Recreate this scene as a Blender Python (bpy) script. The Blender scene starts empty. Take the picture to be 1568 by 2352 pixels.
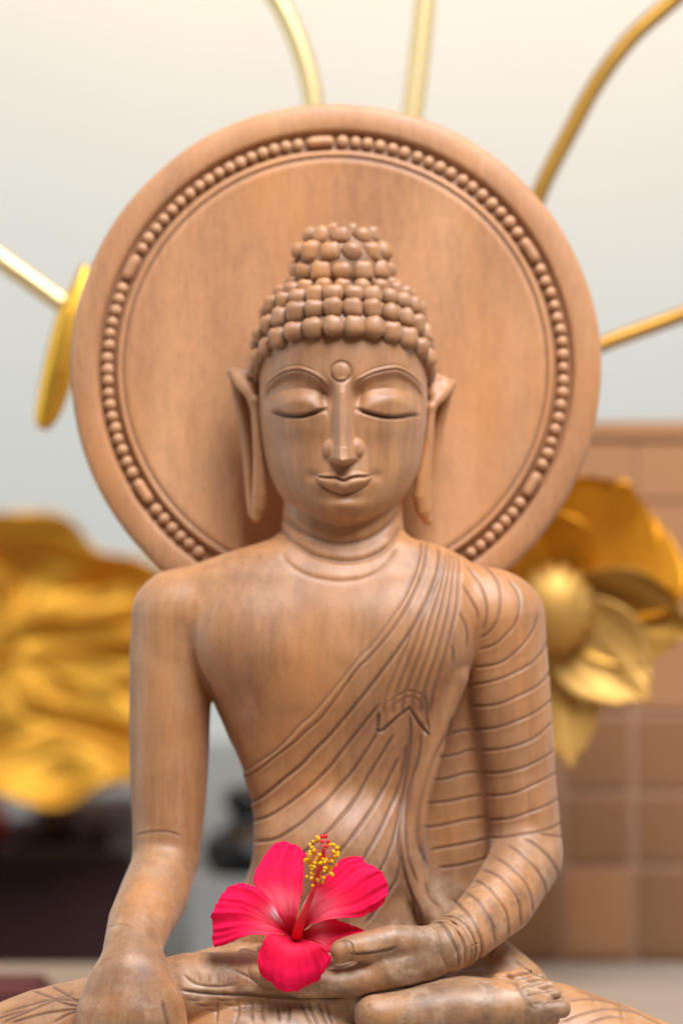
import bpy, math, random
import numpy as np
random.seed(7); RNG = np.random.default_rng(7)
R = math.radians

# ------------------------------------------------------------------ units
# 1 drawing unit = 0.25 mm.  The flower in the statue's hand is 1.6 m from the lens.
G = 0.00025
D0 = 6400.0
def W(u, v, d):
    f = 1.0 + d / D0
    return ((u - 784.0) * f, d, (1176.0 - v) * f)
def M(u, v, d):
    return tuple(c * G for c in W(u, v, d))

# ------------------------------------------------------------------ camera, world, lamps, exposure
sc = bpy.context.scene
cd = bpy.data.cameras.new('camera'); cam = bpy.data.objects.new('camera', cd)
sc.collection.objects.link(cam); sc.camera = cam
cam.location = (0, -D0 * G, 0); cam.rotation_euler = (R(90), 0, 0)
cd.sensor_fit = 'HORIZONTAL'; cd.sensor_width = 24.0
cd.lens = 24.0 * D0 / 1568.0
cd.clip_start = 0.05; cd.clip_end = 60
cd.dof.use_dof = True; cd.dof.focus_distance = D0 * G
cd.dof.aperture_fstop = cd.lens / 35.0

world = bpy.data.worlds.new('World'); sc.world = world; world.use_nodes = True
wb = world.node_tree.nodes['Background']
wb.inputs[0].default_value = (1.0, 0.78, 0.58, 1); wb.inputs[1].default_value = 0.075

def area(name, loc, target, size, power, col, sy=None):
    l = bpy.data.lights.new(name, 'AREA'); l.energy = power; l.color = col
    l.shape = 'RECTANGLE'; l.size = size; l.size_y = sy or size
    o = bpy.data.objects.new(name, l); sc.collection.objects.link(o)
    o.location = loc
    import mathutils
    dv = mathutils.Vector(target) - mathutils.Vector(loc)
    o.rotation_euler = dv.to_track_quat('-Z', 'Y').to_euler()
    return o
area('window_light', (0.36, -0.72, 1.50), (0, 0.05, 0.0), 0.95, 66, (0.93, 0.95, 1.0))
area('side_light', (-1.4, -0.2, 1.0), (0, 0.05, 0.0), 0.7, 6, (0.86, 0.92, 1.0))
area('low_bounce_light', (0.7, -0.95, -0.5), (0, 0.1, 0.0), 0.5, 1.8, (1.0, 0.58, 0.25))
area('added_wall_wash', (-0.1, 1.02, 0.95), (0.0, 1.3, 0.62), 1.6, 8.0, (1.0, 0.50, 0.16), 0.10)  # added unseen lamp, tints the upper wall cream
area('added_fill_left', (-1.9, 0.25, 0.1), (0.1, 1.3, -0.05), 1.2, 10, (0.84, 0.97, 1.0))  # added lamp out of view at the left, brightens the back wall
area('added_fill_right', (1.9, 0.35, 0.3), (0.1, 1.3, 0.0), 1.0, 7.5, (0.88, 0.97, 1.0))  # second added wall fill, from the right, also out of view

sc.view_settings.view_transform = 'Standard'; sc.view_settings.look = 'None'
sc.view_settings.exposure = 0.12; sc.view_settings.gamma = 1.0
sc.view_settings.use_curve_mapping = False
sc.cycles.use_denoising = True
sc.cycles.max_bounces = 8

# ------------------------------------------------------------------ node helpers
def new_mat(name):
    m = bpy.data.materials.new(name); m.use_nodes = True
    nt = m.node_tree; b = nt.nodes['Principled BSDF']
    return m, nt, b
def nd(nt, typ, **kw):
    n = nt.nodes.new(typ)
    for k, v in kw.items():
        setattr(n, k, v)
    return n
def mixc(nt, fac, a, b, mode='MIX'):
    n = nd(nt, 'ShaderNodeMix', data_type='RGBA', blend_type=mode)
    for sock, val in ((n.inputs[0], fac), (n.inputs[6], a), (n.inputs[7], b)):
        if isinstance(val, bpy.types.NodeSocket): nt.links.new(val, sock)
        elif isinstance(val, (int, float)): sock.default_value = val
        else: sock.default_value = (*val, 1)
    return n.outputs[2]
def noise(nt, vec, scale, detail=4, rough=0.55):
    n = nd(nt, 'ShaderNodeTexNoise'); n.inputs['Scale'].default_value = scale
    n.inputs['Detail'].default_value = detail; n.inputs['Roughness'].default_value = rough
    nt.links.new(vec, n.inputs['Vector']); return n.outputs['Fac']
def ramp(nt, fac, stops):
    n = nd(nt, 'ShaderNodeValToRGB'); e = n.color_ramp.elements
    while len(e) < len(stops): e.new(0.5)
    for el, (p, c) in zip(e, stops):
        el.position = p; el.color = (*c, 1) if len(c) == 3 else c
    nt.links.new(fac, n.inputs[0]); return n.outputs[0]
def mapping(nt, scale, rot=(0, 0, 0), loc=(0, 0, 0)):
    tc = nd(nt, 'ShaderNodeTexCoord'); mp = nd(nt, 'ShaderNodeMapping')
    mp.inputs['Scale'].default_value = scale; mp.inputs['Rotation'].default_value = rot
    mp.inputs['Location'].default_value = loc
    nt.links.new(tc.outputs['Object'], mp.inputs['Vector']); return mp.outputs[0]
def math_(nt, op, a, b=0.0):
    n = nd(nt, 'ShaderNodeMath', operation=op)
    for i, v in enumerate((a, b)):
        if isinstance(v, bpy.types.NodeSocket): nt.links.new(v, n.inputs[i])
        else: n.inputs[i].default_value = v
    return n.outputs[0]
def attr(nt, name):
    n = nd(nt, 'ShaderNodeAttribute'); n.attribute_name = name; return n.outputs['Fac']
def bump(nt, b, h, strength, dist=0.001):
    n = nd(nt, 'ShaderNodeBump'); n.inputs['Strength'].default_value = strength
    n.inputs['Distance'].default_value = dist
    nt.links.new(h, n.inputs['Height']); nt.links.new(n.outputs[0], b.inputs['Normal'])

def wood(name, c1, c2, c3, rough=0.46, rot=(0, 0, 0), lmix=0.36, wmix=0.16, gz=0.13):
    m, nt, b = new_mat(name)
    g = mapping(nt, (1.0, 1.0, gz), rot, (3.1, 0.4, 1.7))
    o = mapping(nt, (1, 1, 1), (0, 0, 0), (0.3, 2.0, 0.9))
    big = noise(nt, g, 16, 3, 0.5)
    col = ramp(nt, big, [(0.30, c1), (0.50, c2), (0.70, c3)])
    fine = noise(nt, g, 260, 4, 0.6)
    lines = noise(nt, mapping(nt, (1, 1, 0.05), rot, (1, 7, 2)), 110, 4, 0.65)
    col = mixc(nt, lmix, col, ramp(nt, lines, [(0.36, tuple(x * .62 for x in c1)), (0.5, c2), (0.64, tuple(min(1, x * 1.18) for x in c3))]))
    wv = nd(nt, 'ShaderNodeTexWave', wave_type='RINGS', rings_direction='Y'); wv.inputs['Scale'].default_value = 7; wv.inputs['Distortion'].default_value = 7.5
    wv.inputs['Detail'].default_value = 3; wv.inputs['Detail Scale'].default_value = 1.2
    nt.links.new(mapping(nt, (1, 1, .28), rot, (-.17, 0, .05)), wv.inputs['Vector'])
    col = mixc(nt, math_(nt, 'MULTIPLY', wv.outputs['Fac'], wmix), col, tuple(x * .5 for x in c1))
    col = mixc(nt, 0.30, col, ramp(nt, fine, [(0.3, tuple(x * .55 for x in c2)), (0.62, tuple(min(1, x * 1.2) for x in c2))]))
    pores = noise(nt, mapping(nt, (1, 1, 0.22), rot, (9, 2, 4)), 900, 2, 0.5)
    pf = ramp(nt, pores, [(0.64, (0, 0, 0)), (0.72, (1, 1, 1))])
    col = mixc(nt, math_(nt, 'MULTIPLY', pf, 0.45), col, tuple(x * .35 for x in c1))
    wear0 = attr(nt, 'wear')
    col = mixc(nt, math_(nt, 'MULTIPLY', wear0, 0.60), col, (0.30, 0.18, 0.098))
    blotch = noise(nt, o, 52, 6, 0.7)
    bf = ramp(nt, blotch, [(0.50, (0, 0, 0)), (0.66, (1, 1, 1))])
    of = ramp(nt, noise(nt, mapping(nt, (1, 1, .45), (0, 0, 0), (5, 1, 2)), 13, 3), [(0.46, (0, 0, 0)), (0.66, (1, 1, 1))])
    col = mixc(nt, math_(nt, 'MULTIPLY', of, 0.55), col, (0.60, 0.235, 0.055))
    wear = attr(nt, 'wear')
    col = mixc(nt, math_(nt, 'MULTIPLY', bf, math_(nt, 'MULTIPLY', wear, 0.70)), col, (0.58, 0.42, 0.28))
    b2 = noise(nt, o, 68, 6, 0.72)
    b2f = ramp(nt, b2, [(0.45, (0, 0, 0)), (0.66, (1, 1, 1))])
    col = mixc(nt, math_(nt, 'MULTIPLY', b2f, math_(nt, 'MULTIPLY', wear, 0.85)), col, (0.13, 0.062, 0.030))
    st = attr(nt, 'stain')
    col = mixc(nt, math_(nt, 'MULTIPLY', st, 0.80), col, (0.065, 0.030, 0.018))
    nt.links.new(col, b.inputs['Base Color'])
    b.inputs['Specular IOR Level'].default_value = 0.75; b.inputs['Sheen Weight'].default_value = 0.14; b.inputs['Sheen Roughness'].default_value = 0.45
    rr = math_(nt, 'ADD', math_(nt, 'MULTIPLY', noise(nt, o, 60, 4), 0.22), rough - 0.11)
    nt.links.new(rr, b.inputs['Roughness'])
    b.inputs['Coat Weight'].default_value = 0.10; b.inputs['Coat Roughness'].default_value = 0.5
    streak = noise(nt, mapping(nt, (1, 1, 0.06), rot, (1, 7, 2)), 120, 3, 0.6)
    vo = nd(nt, 'ShaderNodeTexVoronoi', feature='SMOOTH_F1'); vo.inputs['Scale'].default_value = 95; nt.links.new(mapping(nt, (1, 1, .6)), vo.inputs['Vector'])
    hgt = math_(nt, 'ADD', math_(nt, 'MULTIPLY', vo.outputs['Distance'], 0.55), math_(nt, 'ADD', math_(nt, 'MULTIPLY', fine, 0.35), math_(nt, 'MULTIPLY', noise(nt, o, 420, 3), .35)))
    bump(nt, b, math_(nt, 'ADD', hgt, math_(nt, 'MULTIPLY', streak, .4)), 0.22, 0.0010)
    return m

WOOD = wood('carved_wood', (0.275, 0.106, 0.034), (0.385, 0.166, 0.057), (0.48, 0.240, 0.095), 0.55)
WOOD_HALO = wood('halo_wood', (0.43, 0.180, 0.070), (0.53, 0.245, 0.098), (0.60, 0.310, 0.145), 0.60, (0, R(-16), 0), 0.13, 0.34, 0.28)

def gold(name, col, rough, col2=None):
    m, nt, b = new_mat(name)
    o = mapping(nt, (1, 1, 1))
    c = mixc(nt, noise(nt, o, 14, 4), col, col2 or tuple(x * .72 for x in col))
    nt.links.new(c, b.inputs['Base Color'])
    b.inputs['Metallic'].default_value = 0.92
    rr = math_(nt, 'ADD', math_(nt, 'MULTIPLY', noise(nt, o, 40, 4), 0.2), rough - 0.1)
    nt.links.new(rr, b.inputs['Roughness'])
    bump(nt, b, noise(nt, o, 60, 4), 0.25, 0.002)
    return m
GOLD = gold('gold_leaf', (0.86, 0.47, 0.06), 0.42)
GOLD_PALE = gold('pale_gold', (0.95, 0.74, 0.38), 0.50)
GOLD_DEEP = gold('deep_gold', (0.72, 0.30, 0.02), 0.46)

def plain(name, col, rough=0.6, var=0.15, scale=8, spec=0.4):
    m, nt, b = new_mat(name)
    o = mapping(nt, (1, 1, 1))
    c = mixc(nt, noise(nt, o, scale, 4), tuple(x * (1 - var) for x in col), tuple(min(1, x * (1 + var)) for x in col))
    nt.links.new(c, b.inputs['Base Color'])
    rr = math_(nt, 'ADD', math_(nt, 'MULTIPLY', noise(nt, o, scale * 3, 3), 0.2), rough - 0.1)
    nt.links.new(rr, b.inputs['Roughness'])
    b.inputs['Specular IOR Level'].default_value = spec
    return m

# ------------------------------------------------------------------ mesh helpers
def link_mesh(name, verts, faces, mat, parent=None, smooth=True, attrs=None):
    me = bpy.data.meshes.new(name)
    verts = np.asarray(verts, dtype=np.float32)
    if isinstance(faces, np.ndarray):
        n = len(faces); k = faces.shape[1]
        me.vertices.add(len(verts)); me.vertices.foreach_set('co', verts.ravel())
        me.loops.add(n * k); me.loops.foreach_set('vertex_index', faces.ravel().astype(np.int32))
        me.polygons.add(n)
        me.polygons.foreach_set('loop_start', np.arange(0, n * k, k, dtype=np.int32))
        me.polygons.foreach_set('loop_total', np.full(n, k, dtype=np.int32))
        me.update(calc_edges=True)
    else:
        me.from_pydata(verts.tolist(), [], faces); me.update()
    if smooth: me.polygons.foreach_set('use_smooth', np.ones(len(me.polygons), dtype=bool))
    for an, av in (attrs or {}).items():
        if av.ndim == 1:
            a = me.attributes.new(an, 'FLOAT', 'POINT'); a.data.foreach_set('value', av.astype(np.float32))
        else:
            a = me.attributes.new(an, 'FLOAT_COLOR', 'POINT'); a.data.foreach_set('color', av.astype(np.float32).ravel())
    me.materials.append(mat)
    o = bpy.data.objects.new(name, me); sc.collection.objects.link(o)
    if parent: o.parent = parent
    return o
def tag(o, label=None, cat=None, group=None, kind=None):
    if label: o['label'] = label
    if cat: o['category'] = cat
    if group: o['group'] = group
    if kind: o['kind'] = kind
    return o
def empty(name, loc=(0, 0, 0)):
    o = bpy.data.objects.new(name, None); o.location = loc; o.empty_display_size = 0.02
    sc.collection.objects.link(o); return o
def put(child, parent):
    "parent a mesh whose vertices are in world coordinates"
    child.parent = parent; child.location = tuple(-c for c in parent.location); return child

def catmull(pts, step=2.0):
    P = np.asarray(pts, float)
    if len(P) < 3:
        n = max(2, int(np.linalg.norm(P[1] - P[0]) / step)); t = np.linspace(0, 1, n)[:, None]
        return P[0] * (1 - t) + P[1] * t
    Q = np.vstack([2 * P[0] - P[1], P, 2 * P[-1] - P[-2]]); out = []
    for i in range(1, len(Q) - 2):
        p0, p1, p2, p3 = Q[i - 1], Q[i], Q[i + 1], Q[i + 2]
        n = max(2, int(np.linalg.norm(p2 - p1) / step)); t = np.linspace(0, 1, n, endpoint=False)[:, None]
        out.append(0.5 * ((2 * p1) + (-p0 + p2) * t + (2 * p0 - 5 * p1 + 4 * p2 - p3) * t ** 2 + (-p0 + 3 * p1 - 3 * p2 + p3) * t ** 3))
    out.append(P[-1:]); return np.vstack(out)

def tube(pts, radii, seg=14, step=8.0, flat=1.0):
    "pts in drawing units world; returns verts (m), faces"
    P = catmull(np.hstack([np.asarray(pts, float), np.asarray(radii, float)[:, None]]), step)
    V = []; F = []; n = len(P); up = np.array([0.0, 1.0, 0.0])
    for i in range(n):
        t = P[min(i + 1, n - 1), :3] - P[max(i - 1, 0), :3]; t /= np.linalg.norm(t) + 1e-9
        a = up - t * np.dot(up, t)
        if np.linalg.norm(a) < 1e-3: a = np.array([1.0, 0, 0])
        a /= np.linalg.norm(a); b = np.cross(t, a)
        for k in range(seg):
            q = 2 * math.pi * k / seg
            V.append((P[i, :3] + P[i, 3] * (math.cos(q) * a * flat + math.sin(q) * b)) * G)
    for i in range(n - 1):
        for k in range(seg):
            k2 = (k + 1) % seg
            F.append((i * seg + k, i * seg + k2, (i + 1) * seg + k2, (i + 1) * seg + k))
    F.append(tuple(range(seg))[::-1]); F.append(tuple((n - 1) * seg + k for k in range(seg)))
    return V, F
def join(parts):
    V = []; F = []
    for v, f in parts:
        o = len(V); V += list(v); F += [tuple(i + o for i in q) for q in f]
    return V, F
def ball(c, r, nu=14, nv=9, p=1.0, jit=0.0):
    rx, ry, rz = (r, r, r) if isinstance(r, (int, float)) else r
    V = []; F = []
    for j in range(nv + 1):
        th = math.pi * j / nv
        for i in range(nu):
            ph = 2 * math.pi * i / nu
            x, y, z = math.sin(th) * math.cos(ph), math.sin(th) * math.sin(ph), math.cos(th)
            if p != 1.0:
                x, y, z = [math.copysign(abs(q) ** p, q) for q in (x, y, z)]
                l = (abs(x) ** 2.6 + abs(y) ** 2.6 + abs(z) ** 2.6) ** (1 / 2.6) + 1e-9; x, y, z = x / l, y / l, z / l
            V.append(((c[0] + rx * x) * G, (c[1] + ry * y) * G, (c[2] + rz * z) * G))
    for j in range(nv):
        for i in range(nu):
            i2 = (i + 1) % nu
            F.append((j * nu + i, (j + 1) * nu + i, (j + 1) * nu + i2, j * nu + i2))
    return V, F
def box(x0, x1, y0, y1, z0, z1, bev=0.0):
    "drawing units -> rounded box via inset corner vertices"
    import bmesh
    bm = bmesh.new(); r = bmesh.ops.create_cube(bm, size=1.0)
    for v in bm.verts:
        v.co = ((x0 + x1) / 2 + v.co.x * (x1 - x0), (y0 + y1) / 2 + v.co.y * (y1 - y0), (z0 + z1) / 2 + v.co.z * (z1 - z0))
    if bev: bmesh.ops.bevel(bm, geom=bm.edges[:], offset=bev, segments=3, affect='EDGES')
    bm.verts.index_update()
    V = [tuple(c * G for c in v.co) for v in bm.verts]; F = [tuple(v.index for v in f.verts) for f in bm.faces]
    bm.free(); return V, F

# ------------------------------------------------------------------ implicit surfaces + surface nets
def smin(a, b, k):
    h = np.maximum(k - np.abs(a - b), 0) / k
    return np.minimum(a, b) - h * h * k * 0.25
def chain(p, pts, k=0.0):
    "round-cone chain; pts = [(x,y,z,r)]"
    out = None
    for a, b in zip(pts[:-1], pts[1:]):
        A = np.array(a[:3], np.float32); B = np.array(b[:3], np.float32); ba = B - A
        t = np.clip(((p - A) @ ba) / float(ba @ ba), 0, 1)
        q = p - A - t[:, None] * ba
        s = np.sqrt(np.einsum('ij,ij->i', q, q)) - (a[3] + (b[3] - a[3]) * t)
        out = s if out is None else (smin(out, s, k) if k else np.minimum(out, s))
    return out
def WC(pts): return [(*W(u, v, d), r * (1 + d / D0)) for u, v, d, r in pts]
def ell(p, c, r):
    q = (p - np.array(c, np.float32)) / np.array(r, np.float32)
    l = np.sqrt(np.einsum('ij,ij->i', q, q))
    return (l - 1) * min(r) * np.minimum(1, 0.6 + 0.4 * l)
def WE(p, u, v, d, r): return ell(p, W(u, v, d), tuple(x * (1 + d / D0) for x in (r[0], r[2], r[1])))

def surface_nets(fn, lo, hi, h, bs=8):
    lo = np.array(lo, float); n = np.ceil((np.array(hi) - lo) / h / bs).astype(int) * bs
    nb = n // bs
    ax = [lo[i] + h * bs * np.arange(nb[i] + 1) for i in range(3)]
    gx, gy, gz = np.meshgrid(*ax, indexing='ij')
    cf = fn(np.stack([gx.ravel(), gy.ravel(), gz.ravel()], 1).astype(np.float32)).reshape(gx.shape)
    cor = [cf[i:nb[0] + i, j:nb[1] + j, k:nb[2] + k] for i in (0, 1) for j in (0, 1) for k in (0, 1)]
    mn = np.minimum.reduce(cor); mx = np.maximum.reduce(cor)
    act = (mn < h * bs * 1.15) & (mx > -h * bs * 1.15)
    F = np.where(np.repeat(np.repeat(np.repeat(cor[0], bs, 0), bs, 1), bs, 2) < 0, np.float32(-9), np.float32(9))
    bl = np.argwhere(act)
    l = np.arange(bs); ii, jj, kk = [a.ravel() for a in np.meshgrid(l, l, l, indexing='ij')]
    for s in range(0, len(bl), 1500):
        b = bl[s:s + 1500]
        I = (b[:, 0:1] * bs + ii).ravel(); J = (b[:, 1:2] * bs + jj).ravel(); K = (b[:, 2:3] * bs + kk).ravel()
        p = np.stack([lo[0] + h * I, lo[1] + h * J, lo[2] + h * K], 1).astype(np.float32)
        F[I, J, K] = fn(p)
    S = F < 0
    nx, ny, nz = F.shape
    cells = np.zeros((nx - 1, ny - 1, nz - 1), bool)
    ref = S[:-1, :-1, :-1]
    for i in (0, 1):
        for j in (0, 1):
            for k in (0, 1):
                if i + j + k: cells |= S[i:nx - 1 + i, j:ny - 1 + j, k:nz - 1 + k] != ref
    C = np.argwhere(cells); flat = (C[:, 0] * ny + C[:, 1]) * nz + C[:, 2]
    cor = {(i, j, k): F[C[:, 0] + i, C[:, 1] + j, C[:, 2] + k] for i in (0, 1) for j in (0, 1) for k in (0, 1)}
    acc = np.zeros((len(C), 3)); cnt = np.zeros(len(C))
    for a in cor:
        for axi in range(3):
            if a[axi]: continue
            b = list(a); b[axi] = 1; b = tuple(b)
            fa, fb = cor[a], cor[b]; m = (fa < 0) != (fb < 0)
            t = np.where(m, fa / np.where(m, fa - fb, 1), 0)
            for q in range(3):
                acc[:, q] += m * (a[q] + (t if q == axi else 0))
            cnt += m
    V = lo + h * (C + acc / cnt[:, None])
    faces = []
    for axi in range(3):
        o1, o2 = [(1, 2), (2, 0), (0, 1)][axi]
        sl = [slice(None)] * 3; sl2 = [slice(None)] * 3
        sl[axi] = slice(0, -1); sl2[axi] = slice(1, None)
        d = S[tuple(sl)] != S[tuple(sl2)]
        E = np.argwhere(d)
        ok = (E[:, o1] > 0) & (E[:, o2] > 0) & (E[:, o1] < F.shape[o1] - 1) & (E[:, o2] < F.shape[o2] - 1)
        E = E[ok]; sg = S[E[:, 0], E[:, 1], E[:, 2]]
        q = []
        for da, db in ((0, 0), (1, 0), (1, 1), (0, 1)):
            c = E.copy(); c[:, o1] -= da; c[:, o2] -= db
            q.append(np.searchsorted(flat, (c[:, 0] * ny + c[:, 1]) * nz + c[:, 2]))
        q = np.stack(q, 1); q[~sg] = q[~sg][:, ::-1]
        faces.append(q)
    return V, np.vstack(faces)
def relax(V, F, it=3):
    e = np.vstack([F[:, [0, 1]], F[:, [1, 2]], F[:, [2, 3]], F[:, [3, 0]]]); n = len(V)
    cnt = np.bincount(e.ravel(), minlength=n)[:, None] + 1e-9
    for k in range(it):
        for lam in (.55, -.50) if k else (.5,):
            A = np.stack([np.bincount(e[:, 0], V[e[:, 1], c], n) + np.bincount(e[:, 1], V[e[:, 0], c], n) for c in range(3)], 1) / cnt
            V = V + lam * (A - V)
    return V
def vnormals(V, F):
    e1 = V[F[:, 2]] - V[F[:, 0]]; e2 = V[F[:, 3]] - V[F[:, 1]]
    n = np.cross(e1, e2); N = np.zeros_like(V)
    for k in range(4):
        for c in range(3): N[:, c] += np.bincount(F[:, k], n[:, c], len(V))
    return N / (np.linalg.norm(N, axis=1)[:, None] + 1e-9)

# ------------------------------------------------------------------ carving map: where the chisel lines run on the front of the statue
GW, GH = 1800, 2500; OX = 100
class CarveMap:
    def __init__(s): s.m = np.zeros((GH, GW), np.float32); s.r = np.zeros((GH, GW), np.float32); s.s = np.zeros((GH, GW), np.float32)
    def line(s, pts, depth=4.0, w=3.2, stain=1.0, taper=True, ridge=0.22):
        P = catmull(pts, 1.2); n = len(P)
        r = int(w * 2.6) + 1; yy, xx = np.mgrid[-r:r + 1, -r:r + 1]
        R2 = int(w * 6) + 2; y2, x2 = np.mgrid[-R2:R2 + 1, -R2:R2 + 1]
        for i, (u, v) in enumerate(P):
            e = min(1.0, min(i, n - 1 - i) / 14.0 + 0.15) if taper else 1.0
            iu, iv = int(round(u)), int(round(v))
            if not (r - OX < iu < GW - OX - r - 1 and r < iv < GH - r - 1): continue
            g = np.exp(-((xx + iu - u) ** 2 + (yy + iv - v) ** 2) / (w * w)).astype(np.float32) * e
            sl = (slice(iv - r, iv + r + 1), slice(iu + OX - r, iu + OX + r + 1))
            T = P[min(i + 2, n - 1)] - P[max(i - 2, 0)]; T = T / (np.hypot(*T) + 1e-6); w2 = w * 1.7
            ou, ov = u + T[1] * w * 2.3, v - T[0] * w * 2.3
            if ridge and R2 < iu + OX < GW - R2 and R2 < iv < GH - R2:
                g2 = np.exp(-((x2 + iu - ou) ** 2 + (y2 + iv - ov) ** 2) / (w2 * w2)).astype(np.float32) * e
                sr = (slice(iv - R2, iv + R2 + 1), slice(iu + OX - R2, iu + OX + R2 + 1)); np.maximum(s.r[sr], g2 * depth * ridge, out=s.r[sr])
            np.maximum(s.m[sl], g * depth, out=s.m[sl]); np.maximum(s.s[sl], g * stain, out=s.s[sl])
def sample(m, u, v):
    x = np.clip(u + OX, 0, m.shape[1] - 2.01); y = np.clip(v, 0, m.shape[0] - 2.01)
    i = x.astype(int); j = y.astype(int); a = x - i; b = y - j
    return (m[j, i] * (1 - a) + m[j, i + 1] * a) * (1 - b) + (m[j + 1, i] * (1 - a) + m[j + 1, i + 1] * a) * b
def proj(V):
    f = 1 + V[:, 1] / D0
    return 784 + V[:, 0] / f, 1176 - V[:, 2] / f
def reg(ox, oy, s):
    return lambda pts: [(ox + x * s, oy + y * s) for x, y in pts]
rA = reg(516.7, 1607.6, .29295); rB = reg(803.8, 1205.7, .29295); rC = reg(861.2, 1665.0, .29295)
rD = reg(344.5, 2009.5, .29295); rE = reg(746.4, 2009.5, .36618); rF = reg(488.0, 1119.6, .36618); rG = reg(447.8, 1894.7, .30026)

cm = CarveMap()
hemA = rB([(550, 120), (550, 230), (500, 400), (430, 560), (350, 690), (255, 830), (170, 945), (60, 1058)]) + rA([(720, 80), (600, 190), (500, 300), (400, 400), (250, 500), (140, 570)])
hemB = rB([(600, 130), (590, 260), (550, 420), (470, 600), (400, 725), (315, 848), (235, 945), (130, 1062), (50, 1140)]) + rA([(770, 118), (640, 240), (540, 335), (400, 440), (280, 540), (150, 620)])
cm.line(hemA, 4, 2.8, .75); cm.line(hemB, 4, 2.8, .8)
cm.line(rB([(690, 180), (695, 280), (680, 390), (650, 470), (600, 620), (520, 760), (430, 900), (330, 1040), (200, 1210), (90, 1350)]) + rA([(920, 160), (800, 300), (700, 400), (600, 510), (480, 610), (350, 720), (250, 785), (170, 805)]), 6, 3.6, .95)
for L in ([(1210, 30), (1100, 170), (980, 320), (880, 450), (800, 550), (650, 700), (500, 820), (350, 915), (210, 960)],
          [(1200, 240), (1150, 330), (1080, 440), (1000, 560), (880, 700), (770, 820), (700, 880), (600, 970), (470, 1060), (380, 1100), (230, 1115)],
          [(1320, 270), (1200, 470), (1110, 620), (1030, 770), (900, 930), (800, 1045), (650, 1180), (500, 1290)],
          [(1360, 450), (1270, 640), (1180, 810), (1100, 930), (1000, 1070), (900, 1200), (760, 1400)],
          [(1420, 350), (1390, 560), (1340, 740), (1270, 900), (1200, 1050), (1100, 1220), (1000, 1400)],
          [(1380, 760), (1350, 950), (1300, 1150), (1210, 1340), (1100, 1500)],
          [(1385, 1180), (1340, 1400), (1270, 1520), (1180, 1650), (1100, 1760)],
          [(1440, 100), (1450, 250), (1440, 400), (1415, 600), (1385, 800), (1365, 1100), (1400, 1350), (1470, 1560), (1500, 1750)]):
    cm.line(rA(L), 5.5, 3.4, .9)
k0 = [(650, 470), (570, 640), (495, 790), (440, 950), (385, 1080), (335, 1200), (280, 1340), (250, 1500)]
k5 = [(850, 330), (842, 520), (830, 680), (780, 880), (730, 1050), (680, 1200), (635, 1350), (615, 1500)]
for i in range(1, 6):
    t = i / 5.0
    L = [(a[0] * (1 - t) + b[0] * t, a[1] * (1 - t) + b[1] * t) for a, b in zip(k0, k5)]
    cm.line(rB([(700 + 28 * i, 210 + 20 * abs(i - 3))] + L), 5.5, 3.8, .62)
cm.line(rB(k0), 4, 3, .6)
zig = rA([(1200, 120), (1190, 250), (1235, 238), (1330, 150), (1440, 60), (1500, 160), (1590, 270)])
for a, b in zip(zig[:-1], zig[1:]): cm.line([a, b], 7, 3.4, 1.0, False)
cm.line(rA([(1560, -60), (1575, 100), (1600, 260)]), 5, 3, .6)
cm.line(rB([(290, 1400), (380, 1330), (450, 1300), (520, 1310), (580, 1360), (610, 1450)]), 3, 2.4, .5)
cm.line(rB([(310, 1440), (400, 1370), (460, 1345), (510, 1355), (560, 1410), (580, 1480)]), 3, 2.4, .5)
for L in ([(840, 680), (890, 770), (910, 870), (905, 980)], [(780, 940), (800, 1000), (800, 1100)],
          [(870, 470), (930, 570), (990, 680), (995, 760)], [(900, 310), (1000, 450), (1050, 570), (1070, 700), (1040, 830)],
          [(1000, 290), (1130, 420), (1170, 520), (1170, 650), (1140, 770), (1080, 850), (1010, 890)],
          [(1230, 430), (1310, 530), (1325, 640), (1290, 770), (1220, 860), (1130, 940), (1000, 980)],
          [(1460, 690), (1440, 790), (1380, 900), (1290, 1000), (1180, 1080), (1050, 1110), (960, 1110)],
          [(1530, 900), (1500, 990), (1420, 1080), (1270, 1170), (1100, 1230), (940, 1260)],
          [(1560, 1120), (1530, 1190), (1440, 1280), (1300, 1350), (1150, 1410), (940, 1425)],
          [(1590, 1320), (1568, 1370), (1450, 1470), (1300, 1540), (1150, 1590), (960, 1610)]):
    cm.line(rB(L), 3.6, 2.8, .85)
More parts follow.
